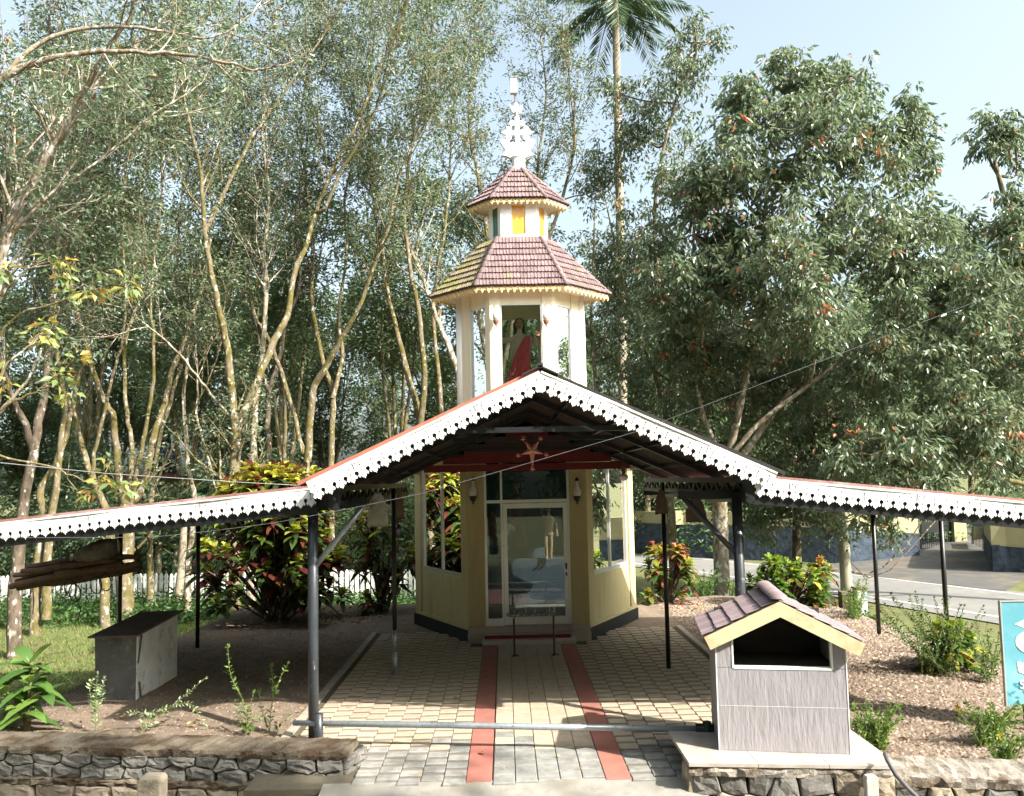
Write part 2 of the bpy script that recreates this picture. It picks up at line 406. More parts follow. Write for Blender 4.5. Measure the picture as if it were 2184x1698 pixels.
strip_mesh('entrance_apron', [V(-1.99, 6.0, -.16), V(-1.99, 7.02, .02)] , [V(1.3, 6.0, -.16), V(1.3, 6.98, .02)], m_apron, 0, n=6)
strip_mesh('road_verge', [V(-14, 3.5, -.5), V(-14, 7.0, -.42)], [V(14, 3.5, -.5), V(14, 7.0, -.42)], m_apron, -.01, n=6)
strip_mesh('entrance_apron', [V(-2.9, 3.5, -.47), V(-1.99, 6.0, -.162)], [V(2.4, 3.5, -.47), V(1.3, 6.0, -.162)], m_apron, 0, n=6)

# ------------------------------------------------------------------ paved path
PZ = .0
path = bpy.data.objects.new('paved_path', None); COL.objects.link(path)
tag(path, kind='structure')
MB().box(-2.66, 2.62, 6.95, 13.85, -.05, .004).build('joint_bed', m_joint, path)
MB().box(-2.72, -2.63, 7.5, 13.85, -.05, .032).box(2.59, 2.68, 7.3, 13.85, -.05, .031).build('edging', M('pale edging', (.33, .29, .24), .9, .2, 9), path)
def paver_mesh(two, mats, name):
    h = .097; mb = MB()
    prof = [(-h, 0), (-h, .022), (-h + .006, .028), (.022, .028), (.034, .022), (h - .006, .020), (h, .014), (h, 0)]
    if not two: prof = [(-h, 0), (-h, .022), (-h + .006, .028), (.0, .0285), (h - .03, .028), (h - .006, .028), (h, .022), (h, 0)]
    k = len(prof)
    xs_ = [-h, -h + .006, h - .006, h]
    v = []
    for i, x in enumerate(xs_):
        for (y, z) in prof:
            v.append((x, y, z if i in (1, 2) else max(0, z - .006)))
    f = []; mi = []
    for i in range(3):
        for j in range(k - 1):
            f.append((i * k + j, (i + 1) * k + j, (i + 1) * k + j + 1, i * k + j + 1)); mi.append(1 if j >= 3 and two else 0)
    f.append(tuple(range(k))); mi.append(0); f.append(tuple(3 * k + j for j in range(k - 1, -1, -1))); mi.append(0)
    mb.v = v; mb.f = f; mb.m = mi
    return mb, mb.mesh(name, mats)
pvA = paver_mesh(True, [m_paver, m_paverdk], 'paver')
pvB = paver_mesh(False, [m_paver, m_paverdk], 'paver')
pvC = paver_mesh(True, [m_paverold, m_paverdk], 'paver')
pvD = paver_mesh(False, [m_paverold, m_paverdk], 'paver')
slots = []
colsL = [-0.745 - .1 - .2 * i for i in range(9)]
colsR = [0.70 + .1 + .2 * i for i in range(9)]
colsC = [-.51 + .1 + .196 * i for i in range(5)]
def in_hex(x, y):
    return y > 12.55 and (abs(x) < .98 or y > 12.9 + (abs(x) - .97) * 1.73 - .08)
for cols, mid in ((colsL, False), (colsR, False), (colsC, True)):
    for ci, x in enumerate(cols):
        o_ = (0, .1, .03, .13, .06, .16, .02, .11, .05)[ci % 9] if not mid else .02 * ci
        y = 7.02 + o_
        while y < 13.8:
            if not in_hex(x, y) and not (x < -1.75 and y < 7.75):
                slots.append((y, x, mid))
            y += .2
slots.sort()
rest = MB()
for n, (y, x, mid) in enumerate(slots):
    worn = random.random() < (1 - float(sstep(7.45, 8.25, y + .3 * math.sin(x * 2))))
    P = (pvD if worn else pvB) if mid else (pvC if worn else pvA)
    if n < 300:
        o = link('paver', P[1], path, (x, y + random.uniform(-.002, .002), PZ + random.uniform(-.002, .003)))
        o.rotation_euler = (random.uniform(-.008, .008), random.uniform(-.01, .01), random.uniform(-.012, .012))
        if mid: o.scale.x = .985
    else:
        b = len(rest.v); dz = random.uniform(-.002, .003)
        rest.v += [(p[0] * (.985 if mid else 1) + x, p[1] + y, p[2] + PZ + dz) for p in P[0].v]
        rest.f += [tuple(i + b for i in q) for q in P[0].f]; rest.m += P[0].m
o = rest.build('paver_field', [m_paver, m_paverdk], path); o['kind'] = 'stuff'
MB().box(-.742, -.518, 6.98, 12.6, -.02, .026).build('red_strip', m_strip, path, bevel=.005)
MB().box(.478, .698, 6.96, 12.6, -.02, .026).build('red_strip', m_strip, path, bevel=.005)

# ------------------------------------------------------------------ dry stone walls
def clip(poly, n, d):
    out = []
    for i in range(len(poly)):
        a, b = poly[i], poly[(i + 1) % len(poly)]
        da, db = a[0] * n[0] + a[1] * n[1] - d, b[0] * n[0] + b[1] * n[1] - d
        if da <= 0: out.append(a)
        if (da < 0) != (db < 0):
            t = da / (da - db); out.append((a[0] + (b[0] - a[0]) * t, a[1] + (b[1] - a[1]) * t))
    return out
def cells(w, h, pts):
    res = []
    for i, p in enumerate(pts):
        poly = [(0, 0), (w, 0), (w, h), (0, h)]
        for j, q in enumerate(pts):
            if i == j or abs(p[0] - q[0]) > 1.2: continue
            n = (q[0] - p[0], q[1] - p[1]); m = ((p[0] + q[0]) / 2, (p[1] + q[1]) / 2)
            poly = clip(poly, n, n[0] * m[0] + n[1] * m[1])
            if len(poly) < 3: break
        if len(poly) >= 3: res.append(poly)
    return res
def stone_face(parent, A, B, z0, z1, mats, size=.25, bulge=.05, seed=1, rows=None):
    rg = random.Random(seed)
    A, B = np.asarray(A, float), np.asarray(B, float)
    w = np.linalg.norm(B - A); h = z1 - z0; u = (B - A) / w; n = V(u[1], -u[0])      # outward: to the right of A->B
    pts = []
    nr = rows or max(1, round(h / (size * .62))); ax_ = min(1, 1.15 * (h / nr) / size)
    for r in range(nr):
        x = rg.uniform(-.1, .1) * size
        while x < w + size * .3:
            ww = size * rg.uniform(.5, 1.35)
            pts.append(((x + ww / 2) * ax_, (r + .5 + rg.uniform(-.2, .2)) * h / nr)); x += ww
    for poly in cells(w * ax_, h, pts):
        poly = [(p[0] / ax_, p[1]) for p in poly]; q = []
        for i in range(len(poly)):
            a, b = poly[i], poly[(i + 1) % len(poly)]
            q.append(a)
            if math.dist(a, b) > .05:
                q.append(((a[0] + b[0]) / 2 + rg.uniform(-.008, .008), (a[1] + b[1]) / 2 + rg.uniform(-.008, .008)))
        c = (sum(p[0] for p in q) / len(q), sum(p[1] for p in q) / len(q))
        rr = sum(math.dist(p, c) for p in q) / len(q)
        if rr < .02: continue
        gap = max(.6, 1 - .008 / rr); bl = bulge * rg.uniform(.5, 1.25) * min(1, rr / .09); tx, ty = rg.uniform(-.16, .16), rg.uniform(-.16, .16)
        vs_ = []; k = len(q)
        def pt(x, y, d):
            P_ = A + u * x + n * d
            return V(P_[0], P_[1], z0 + y)
        for sc, dd in ((gap * .97, -.08), (gap, bl * .45), (gap * .90, bl * .85), (gap * .5, bl)):
            for p in q:
                x, y = c[0] + (p[0] - c[0]) * sc, c[1] + (p[1] - c[1]) * sc
                d = dd + ((x - c[0]) * tx + (y - c[1]) * ty if dd > 0 else 0) + (rg.uniform(-.010, .010) if dd > 0 else 0)
                vs_.append(pt(x, y, d))
        fs = [(r * k + i, r * k + (i + 1) % k, (r + 1) * k + (i + 1) % k, (r + 1) * k + i) for r in range(3) for i in range(k)]
        fs.append(tuple(3 * k + i for i in range(k)))
        mb = MB().add(vs_, fs)
        mb.build('stone', rg.choice(mats), parent)
    mid = (A + B) / 2 - n * .06
    MB().obox((mid[0], mid[1], (z0 + z1) / 2), (u[0] * w / 2, u[1] * w / 2, 0), (n[0] * .03, n[1] * .03, 0), (0, 0, h / 2)).build('mortar', m_mortar, parent)
def rough_slab(name, outline_a, outline_b, z0, z1, mat, parent, seed=0, amp=.012, step=.05):
    """slab between two lines (front a, back b), with worn, uneven edges"""
    rg = np.random.default_rng(seed)
    a0, a1 = map(np.asarray, outline_a); b0, b1 = map(np.asarray, outline_b)
    nx = max(4, int(np.linalg.norm(a1 - a0) / step)); prof = [(0, 0), (-.012, .5), (0, .93), (.06, 1), (.35, 1.02), (.65, 1.03), (.94, 1), (1, .9), (1, 0)]
    v = []
    for i in range(nx + 1):
        t = i / nx; a = a0 + (a1 - a0) * t; b = b0 + (b1 - b0) * t
        for s_, zz in prof:
            p = a + (b - a) * s_
            e = rg.normal(0, amp, 3)
            v.append((p[0] + e[0], p[1] + e[1], z0 + (z1 - z0) * zz + (e[2] * .7 if zz > 0 else 0)))
    k = len(prof)
    f = [(i * k + j, (i + 1) * k + j, (i + 1) * k + j + 1, i * k + j + 1) for i in range(nx) for j in range(k - 1)]
    f += [tuple(range(k)), tuple(nx * k + j for j in range(k - 1, -1, -1))]
    return MB().add(v, f).build(name, mat, parent, smooth=False)
wl = thing('stone_wall', 'low grey granite wall with rusty moss coping left of the barrier', 'wall', (-3.5, 7.45, 0))
stone_face(wl, (-6.4, 7.86), (-1.86, 7.26), -.085, .145, [m_stone], .25, .04, 3, rows=2)
stone_face(wl, (-1.86, 7.26), (-1.72, 7.62), -.05, .145, [m_stone], .2, .04, 9, rows=2)
rough_slab('coping', (V(-6.4, 7.83), V(-1.83, 7.225)), (V(-6.4, 8.25), V(-1.80, 7.63)), .14, .21, m_coping, wl, 2, amp=.007)
rough_slab('ledge', (V(-6.4, 7.79), V(-2.15, 7.215)), (V(-6.4, 7.95), V(-2.0, 7.37)), -.125, -.08, m_coping, wl, 5)
rough_slab('footing', (V(-2.25, 7.16), V(-1.74, 7.17)), (V(-2.2, 7.4), V(-1.66, 7.45)), -.4, -.06, m_copinglt, wl, 6, amp=.02)
stone_face(wl, (-6.4, 7.82), (-2.2, 7.25), -.46, -.125, [m_stonebr], .36, .035, 4, rows=2)
mk = thing('marker_stone', 'short rounded concrete marker post in front of the left stone wall', 'marker', tuple(at(327, 1698, 7.12)))
p = at(327, 1652, 7.12)
MB().prism([(-.105, -.5), (.105, -.5), (.108, -.03), (.085, .0), (-.08, .004), (-.105, -.03)], p + V(0, -.1, 0), (1, 0, 0), (0, 0, 1), -.16).build('post', m_stonebr, mk, bevel=.015)
wr = thing('stone_wall', 'tan boulder retaining wall under and right of the tiled box shrine', 'wall', (3, 6.8, 0))
stone_face(wr, (1.17, 6.74), (2.80, 6.555), -.44, .17, [m_stonebr, m_stonebr, m_stone], .30, .05, 12, rows=3)
stone_face(wr, (1.19, 7.15), (1.17, 6.74), -.3, .17, [m_stonebr], .22, .04, 13, rows=2)
stone_face(wr, (2.80, 6.60), (6.2, 6.10), -.44, .06, [m_stonebr, m_stonebr, m_stone], .30, .05, 15, rows=3)
rough_slab('mortar_cap', (V(1.15, 6.70), V(2.80, 6.52)), (V(1.2, 7.12), V(2.83, 6.95)), .13, .205, m_copinglt, wr, 7)
rough_slab('coping', (V(2.81, 6.56), V(6.2, 6.06)), (V(2.86, 7.04), V(6.2, 6.52)), .055, .145, m_copinglt, wr, 8, amp=.009)
mk = thing('marker_stone', 'narrow whitewashed marker stone leaning on the right stone wall', 'marker', tuple(at(1857, 1698, 6.45)))
p = at(1857, 1654, 6.45)
MB().prism([(-.045, -.4), (.045, -.4), (.05, -.01), (.03, .004), (-.04, 0), (-.05, -.02)], p + V(0, -.03, 0), (1, 0, .02), (0, 0, 1), -.07).build('post', M('old whitewash', (.42, .40, .36), .9, .2, 20, bump=.3, bscale=50), mk, bevel=.008)
hose = MB().tube([at(1887, 1608, 6.5), at(1893, 1622, 6.42), at(1910, 1652, 6.38), at(1935, 1680, 6.36), at(1962, 1706, 6.34), at(1990, 1740, 6.3)], .018, 8)
tag(hose.build('drain_hose', M('grey plastic hose', (.10, .09, .10), .5), smooth=True), 'dark grey plastic hose hanging over the right stone wall', 'hose')
# ================================================================== the chapel
chapel = thing('chapel', 'hexagonal cream chapel with glass tower and mauve tiled roofs', 'chapel', (0, 14.6, 0))
HEXB = [V(-.97, 12.9), V(.97, 12.9), V(2.04, 14.75), V(.97, 16.6), V(-.97, 16.6), V(-2.04, 14.75)]
class Face:
    def __init__(s, P, Q):
        s.P, s.Q = np.asarray(P, float), np.asarray(Q, float); s.w = np.linalg.norm(s.Q - s.P); s.u = (s.Q - s.P) / s.w; s.n = V(s.u[1], -s.u[0])
    def box(s, mb, u0, u1, z0, z1, d0, d1, mi=0):
        c = s.P + s.u * (u0 + u1) / 2 + s.n * (d0 + d1) / 2
        return mb.obox((c[0], c[1], (z0 + z1) / 2), (*(s.u * (u1 - u0) / 2), 0), (*(s.n * (d1 - d0) / 2), 0), (0, 0, (z1 - z0) / 2), mi)
    def pt(s, u, z, d=0):
        p = s.P + s.u * u + s.n * d
        return V(p[0], p[1], z)
faces = [Face(HEXB[i], HEXB[(i + 1) % 6]) for i in range(6)]
TOPB = 3.02
wall = MB()
for i, F in enumerate(faces):
    if i == 0:
        F.box(wall, -.02, .265, .27, TOPB, -.12, .02); F.box(wall, F.w - .265, F.w + .02, .27, TOPB, -.12, .02)
        F.box(wall, .265, F.w - .265, 2.93, TOPB, -.10, .0)
    else:
        F.box(wall, .0, .24, .2, TOPB, -.12, .022); F.box(wall, F.w - .24, F.w, .2, TOPB, -.12, .021)
        F.box(wall, .24, F.w - .24, 2.86, TOPB, -.10, .015)
        F.box(wall, .24, F.w - .24, .2, 1.02, -.10, -.006)
        F.box(wall, .24, F.w - .24, .2, .262, -.006, .024)
w_ = wall.build('wall', m_cream, chapel, bevel=.006)
pl = MB()
for i, F in enumerate(faces[1:]):
    F.box(pl, -.03, F.w + .03, 0.0, .2, -.14, .045)
pl.build('plinth', m_plinth, chapel)
st = MB(); F0 = faces[0]
F0.box(st, -.03, F0.w + .03, 0, .155, -.14, .08); F0.box(st, -.025, .27, .155, .268, -.13, .05); F0.box(st, F0.w - .27, F0.w + .025, .155, .268, -.13, .05)
F0.box(st, .27, F0.w - .27, .155, .262, -.14, .012)
st.build('tiled_base', m_tilestep, chapel, bevel=.004)
sp = MB().box(-.76, .73, 12.56, 12.82, 0, .095)
stp = sp.build('step', M('pale step tile', (.52, .47, .40), .5, .12, 8), chapel, bevel=.004)
MB().box(-.73, .66, 12.70, 12.815, .096, .128).build('red_edge', m_redcarpet, stp)
# windows on the five other sides
for i, F in enumerate(faces[1:]):
    u0, u1, z0, z1 = .27, F.w - .27, 1.05, 2.84
    fr = MB(); t = .035
    for a, b, c, d in ((u0 - .03, u0 + t, z0 - .03, z1), (u1 - t, u1 + .03, z0 - .03, z1), (u0 + t, u1 - t, z0 - .03, z0 + t), (u0 + t, u1 - t, z1 - t, z1), ((u0 + u1) / 2 - .022, (u0 + u1) / 2 + .022, z0 + t, z1 - t)):
        F.box(fr, a, b, c, d, -.07, -.02)
    wnd = fr.build('window', m_alu, chapel)
    for a, b in ((u0 + t, (u0 + u1) / 2 - .022), ((u0 + u1) / 2 + .022, u1 - t)):
        F.box(MB(), a, b, z0 + t, z1 - t, -.050, -.044).build('pane', m_glass, wnd)
# the glazed front: side light, transom and door
fr = MB()
for a, b, c, d in ((.265, .305, .262, 2.93), (F0.w - .305, F0.w - .265, .262, 2.93), (.305, F0.w - .305, 2.255, 2.305), (.535, .570, 2.305, 2.93), (.535, .570, .262, 2.255), (.305, .535, .262, .38)):
    F0.box(fr, a, b, c, d, -.075, -.015)
front = fr.build('front_frame', m_alu, chapel)
for a, b, c, d in ((.305, .535, .38, 2.255), (.305, .535, 2.305, 2.93), (.570, F0.w - .305, 2.305, 2.93)):
    F0.box(MB(), a, b, c, d, -.052, -.046).build('pane', m_glassdark, front)
dr = MB(); d0, d1 = .575, F0.w - .31
for a, b, c, d in ((d0, d0 + .065, .275, 2.245), (d1 - .065, d1, .275, 2.245), (d0 + .065, d1 - .065, 2.165, 2.245), (d0 + .065, d1 - .065, .275, .40)):
    F0.box(dr, a, b, c, d, -.06, .0)
door = dr.build('door', m_alu, chapel)
F0.box(MB(), d0 + .065, d1 - .065, .40, 2.165, -.036, -.030).build('pane', m_glassdark, door)
hb = MB(); F0.box(hb, d1 - .05, d1 - .02, 1.16, 1.26, .001, .03); F0.box(hb, d1 - .047, d1 - .023, 1.05, 1.11, .001, .025)
hb.build('handle', m_black, door)
# floor, altar and the teal back panel inside
MB().add([(p[0] * .94, 14.75 + (p[1] - 14.75) * .94, .25) for p in HEXB], [tuple(range(6))]).build('floor', m_tilestep, chapel)
MB().box(-.85, .85, 15.1, 15.9, .26, 1.12).box(-.55, .4, 15.3, 15.85, 1.121, 1.3).build('altar', M('dark altar cloth', (.10, .11, .14), .6, .2, 5), chapel, bevel=.01)
MB().box(-.95, .95, 16.2, 16.25, .3, 2.95).build('back_panel', M('teal back panel', (.06, .20, .24), .6, .15, 3), chapel)
# ceiling and the low tiled roof over the ground storey
MB().add([(p[0], p[1], TOPB - .02) for p in HEXB], [tuple(range(6))]).build('ceiling', m_ivory, chapel)

def tile_unit():
    mb = MB(); prof = [(-.5, .0), (-.44, .016), (-.34, .016), (-.26, .003), (-.06, .003), (.02, .014), (.10, .014), (.17, .003), (.40, .003), (.5, .008)]
    k = len(prof)
    v = [(x, -.5, z + .030) for x, z in prof] + [(x, .5, z * .6 + .006) for x, z in prof] + [(x, -.5, z + .012) for x, z in prof]
    f = [(i, i + 1, k + i + 1, k + i) for i in range(k - 1)] + [(2 * k + i, 2 * k + i + 1, i + 1, i) for i in range(k - 1)]
    return mb.add(v, f)
TU = tile_unit()
ME_TILE = TU.mesh('roof_tile', m_tile); ME_TILEM = TU.mesh('roof_tile', m_tilemoss)
def hip_unit():
    mb = MB(); n = 7; v = []
    for y, s_ in ((-.5, 1.0), (.5, .82)):
        for j in range(n):
            w = math.pi * j / (n - 1); v.append((math.cos(w) * .5 * s_, y, math.sin(w) * .42 * s_ + (.08 if y < 0 else 0)))
    f = [(j, n + j, n + j + 1, j + 1) for j in range(n - 1)] + [tuple(range(n))]
    return mb.add(v, f)
ME_HIP = hip_unit().mesh('hip_tile', m_tile, smooth=True); ME_HIPM = hip_unit().mesh('hip_tile', m_tilemoss, smooth=True)
def place(me, name, parent, c, ux, uy, uz, s):
    m = Matrix.Identity(4); offp = wloc(parent)
    for r in range(3):
        m[r][0], m[r][1], m[r][2], m[r][3] = ux[r] * s[0], uy[r] * s[1], uz[r] * s[2], c[r] - offp[r]
    o = bpy.data.objects.new(name, me); COL.objects.link(o); o.parent = parent; o.matrix_basis = m
    return o
def hexroof(parent, E, T, ze, zt, tw, rows, shown, moss):
    deck = MB()
    e3 = [V(*p, ze) for p in E]; t3 = [V(*p, zt) for p in T]
    deck.add(e3 + t3, [(i, (i + 1) % 6, 6 + (i + 1) % 6, 6 + i) for i in range(6)])
    deck.add([p + V(0, 0, -.03) for p in e3], [tuple(range(5, -1, -1))])
    deck.add([p + V(0, 0, -.03) for p in e3] + e3, [(i, (i + 1) % 6, 6 + (i + 1) % 6, 6 + i) for i in range(6)])
    roof = deck.build('roof', m_tile, parent)
    back = MB()
    for i in range(6):
        A, B, C_, D = e3[i], e3[(i + 1) % 6], t3[(i + 1) % 6], t3[i]
        u = nrm(B - A); mid0, mid1 = (A + B) / 2, (C_ + D) / 2
        s = mid1 - mid0; s = s - u * (s @ u); L = np.linalg.norm(s); s /= L; n = np.cross(u, s)
        rl = L / rows
        for r in range(rows):
            t = (r + .35) / rows
            a, b = A + (D - A) * t, B + (C_ - B) * t
            wd = (b - a) @ u; k = max(1, round(wd / tw))
            for j in range(k):
                cc = A + u * ((a - A) @ u) + s * (rl * (r + .5)) + u * (wd * (j + .5) / k) + n * .004
                jit = random.uniform(-.004, .004)
                if i in shown:
                    o = place(ME_TILEM if i in moss else ME_TILE, 'roof_tile', roof, cc + s * jit, u, s, n, (wd / k * 1.02, rl * 1.12, 1))
                else:
                    b0 = len(back.v)
                    back.v += [tuple(cc + u * p[0] * wd / k + s * p[1] * rl * 1.12 + n * p[2]) for p in TU.v]
                    back.f += [tuple(b0 + q for q in f) for f in TU.f]; back.m += [0] * len(TU.f)
        # hip caps along the corner A -> D
        L2 = np.linalg.norm(D - A); kk = max(3, round(L2 / .15)); d = (D - A) / L2
        out = nrm(V(A[0], A[1] - (sum(p[1] for p in E) / 6), 0)); sx = nrm(np.cross(d, V(0, 0, 1))); nz = np.cross(sx, d)
        if nz[2] < 0: nz = -nz
        sx = np.cross(d, nz)
        for r in range(kk):
            place(ME_HIPM if (i in moss and i == 5) else ME_HIP, 'hip_tile', roof, A + d * L2 * (r + .45) / kk + nz * .008, sx, d, nz, (.105, L2 / kk * 1.15, .11))
    if back.v:
        ob = back.build('tile_field', m_tile, roof); ob['kind'] = 'stuff'
    return roof
def valance(parent, E, z1, h, unit, mat, th=.012):
    for i in range(6):
        F = Face(E[i], E[(i + 1) % 6]); k = max(2, round(F.w / unit)); w = F.w / k
        poly = [(F.w, 0), (0, 0)]
        for j in range(k):
            x = j * w
            poly += [(x, -h * .92), (x + w * .07, -h), (x + w * .15, -h * .80)]
            for q in range(1, 6):
                a = math.pi * q / 6
                poly.append((x + w * (.5 - .35 * math.cos(a)), -h * (.78 - .24 * math.sin(a))))
            poly += [(x + w * .85, -h * .80), (x + w * .93, -h)]
        poly.append((F.w, -h * .92))
        MB().prism(poly, (*(F.P + F.n * .002), z1), (*F.u, 0), (0, 0, 1), -th).build('valance', mat, parent)
        # raised hoops that give the valance its pattern
        hp = MB()
        for j in range(k):
            c = F.pt((j + .5) * w, z1 - h * .80, .014)
            pts = [c + V(*(F.u * math.cos(math.pi * q / 8) * w * .46), math.sin(math.pi * q / 8) * h * .62) for q in range(9)]
            hp.tube(pts, .005, 4, cap=False)
        hp.build('valance_trim', mat, parent)
def hexa(a, b, yc, dy):
    return [V(-a, yc - dy), V(a, yc - dy), V(b, yc), V(a, yc + dy), V(-a, yc + dy), V(-b, yc)]
YC = 14.5
low_e = hexa(1.25, 2.45, 14.75, 2.0); low_t = hexa(.6, 1.2, YC, .7)
hexroof(chapel, low_e, low_t, 3.03, 3.75, .22, 9, (0,), (5,))
# tower storey: corner columns, glass, frames
TW = hexa(.56, 1.15, YC, .65); tf = [Face(TW[i], TW[(i + 1) % 6]) for i in range(6)]
TZ0, TZ1 = 3.35, 6.05
tb = MB()
for i, F in enumerate(tf):
    cw = .185 if i in (0, 3) else .20
    e0 = cw if i in (0, 3) else (.11 if i in (1, 4) else .33); e1 = cw if i in (0, 3) else (.33 if i in (1, 4) else .11)
    F.box(tb, -.01, e0, TZ0, TZ1, -.10, .018); F.box(tb, F.w - e1, F.w + .01, TZ0, TZ1, -.10, .017)
    F.box(tb, e0, F.w - e1, 5.80, TZ1, -.09, .0); F.box(tb, e0, F.w - e1, TZ0, 4.0, -.09, .0)
tower = tb.build('tower_column', m_ivory, chapel, bevel=.006)
for i, F in enumerate(tf):
    e0 = .185 if i in (0, 3) else (.11 if i in (1, 4) else .33); e1 = .185 if i in (0, 3) else (.33 if i in (1, 4) else .11)
    fr = MB(); t = .025
    for a, b, c, d in ((e0, e0 + t, 4.0, 5.8), (F.w - e1 - t, F.w - e1, 4.0, 5.8), (e0 + t, F.w - e1 - t, 5.775, 5.8), (e0 + t, F.w - e1 - t, 4.0, 4.03)):
        F.box(fr, a, b, c, d, -.05, .006)
    wnd = fr.build('tower_window', m_alu, chapel)
    F.box(MB(), e0 + t, F.w - e1 - t, 4.03, 5.775, -.030, -.024).build('pane', m_glasstower, wnd)
for x in (-1, 1):                       # round shafts on the outer corners
    MB().tube([(x * 1.13, YC, TZ0), (x * 1.13, YC, TZ1)], .085, 10).build('corner_shaft', m_white, chapel, smooth=True)
MB().add([(p[0] * .97, YC + (p[1] - YC) * .97, 3.98) for p in TW], [tuple(range(6))]).build('tower_floor', m_ivory, chapel)
EAVE1 = hexa(.81, 1.69, YC, .86)
TOP1 = hexa(.40, .64, YC, .38)
hexroof(chapel, EAVE1, TOP1, 6.09, 7.10, .125, 8, (5, 0, 1), (5,))
MB().add([(p[0] * .985, YC + (p[1] - YC) * .985, 6.045) for p in EAVE1], [tuple(range(5, -1, -1))]).build('soffit', m_ivory, chapel)
valance(chapel, hexa(.80, 1.665, YC, .845), 6.085, .125, .115, m_valance)
# lantern
LN = hexa(.33, .545, YC, .30); lf = [Face(LN[i], LN[(i + 1) % 6]) for i in range(6)]
lb = MB()
for i, F in enumerate(lf):
    e = .195 if i in (0, 3) else .085
    F.box(lb, -.008, e, 7.0, 7.82, -.05, .012); F.box(lb, F.w - e, F.w + .008, 7.0, 7.82, -.05, .011)
    F.box(lb, e, F.w - e, 7.0, 7.19, -.05, .004); F.box(lb, e, F.w - e, 7.74, 7.82, -.05, .004)
lb.build('lantern_wall', m_white, chapel, bevel=.004)
for i, F in enumerate(lf):
    e = .195 if i in (0, 3) else .085
    F.box(MB(), e, F.w - e, 7.19, 7.74, -.03, -.018).build('lantern_pane', m_greenglass if i in (5, 4) else m_amber, chapel)
    fr = MB()
    for a, b in ((e, e + .012), (F.w - e - .012, F.w - e)): F.box(fr, a, b, 7.19, 7.74, -.017, .002)
    fr.build('pane_frame', m_white, chapel)
EAVE2 = hexa(.50, .955, YC, .47); TOP2 = hexa(.055, .10, YC, .06)
hexroof(chapel, EAVE2, TOP2, 7.82, 8.56, .135, 6, (5, 0, 1), ())
MB().add([(p[0] * .98, YC + (p[1] - YC) * .98, 7.785) for p in EAVE2], [tuple(range(5, -1, -1))]).build('soffit', m_ivory, chapel)
valance(chapel, hexa(.49, .935, YC, .455), 7.815, .11, .105, m_valance)
# white finial with cross, lotus and dove
K = .001207
def cz(y): return 8.55 + (1590 - y) * K
def cx(x): return .02 + (x - 450) * K
def shp(mb, poly, th): mb.prism([(cx(x), cz(y)) for x, y in poly], (0, YC + th / 2, 0), (1, 0, 0), (0, 0, 1), th)
def disc(x, y, r, n=12): return [(x + r * math.cos(2 * math.pi * i / n), y + r * math.sin(2 * math.pi * i / n)) for i in range(n)]
cm = MB()
cm.lathe([(.125, 8.50), (.125, 8.74), (.14, 8.75), (.14, 8.80)], (cx(458), YC, 0), 14)
shp(cm, [(412, 1290), (490, 1290), (490, 760), (470, 735), (432, 735), (412, 760)], .075)
shp(cm, [(435, 740), (467, 740), (467, 660), (435, 660)], .05)
shp(cm, [(195, 1000), (260, 965), (640, 965), (705, 1000), (640, 1035), (260, 1035)], .068)
for (x, y, r) in ((372, 845, 46), (530, 845, 46), (312, 935, 42), (312, 1076, 46), (590, 935, 42), (590, 1076, 46), (372, 1180, 30), (530, 1180, 30)):
    shp(cm, disc(x, y, r), .060)
shp(cm, [(395, 812), (505, 812), (505, 878), (395, 878)], .064)
shp(cm, [(285, 940), (340, 940), (340, 1080), (285, 1080)], .056); shp(cm, [(563, 940), (618, 940), (618, 1080), (563, 1080)], .056)
shp(cm, [(172, 1128), (240, 1108), (300, 1130), (345, 1175), (400, 1165), (450, 1235), (500, 1165), (556, 1175), (600, 1130), (660, 1108), (728, 1128), (705, 1200), (640, 1290), (450, 1320), (260, 1290), (200, 1200)], .085)
shp(cm, [(188, 1372), (245, 1330), (262, 1285), (330, 1275), (450, 1300), (570, 1275), (640, 1285), (660, 1330), (718, 1376), (620, 1392), (570, 1418), (330, 1418), (280, 1392)], .10)
shp(cm, [(332, 545), (372, 560), (398, 606), (412, 560), (420, 525), (445, 506), (468, 525), (478, 560), (486, 606), (510, 560), (552, 545), (540, 610), (505, 680), (470, 665), (430, 665), (385, 680), (352, 610)], .07)
cm.build('finial_cross', m_white, chapel, bevel=.006)
fl = MB().tube([(cx(428), YC + .12, 8.6), (cx(425), YC + .12, cz(330))], .012, 6)
rod = fl.build('lamp_rod', M('rusty rod', (.22, .07, .03), .8), chapel)
c = (cx(410), YC + .10, cz(190))
lp = MB().box(c[0] - .066, c[0] + .066, c[1] - .05, c[1] + .05, c[2] - .15, c[2] + .145, 0).box(c[0] - .075, c[0] + .075, c[1] - .06, c[1] + .07, c[2] + .146, c[2] + .165, 1)
lp.build('floodlight', [M('dusty lamp lens', (.55, .53, .48), .35, .15, 12), M('grey lamp housing', (.25, .24, .22), .6)], chapel, bevel=.006)
MB().box(c[0] - .055, c[0] + .055, c[1] - .056, c[1] - .051, c[2] + .01, c[2] + .13).build('lamp_lens', M('pale lamp lens', (.66, .66, .60), .2, .1, 10), rod)
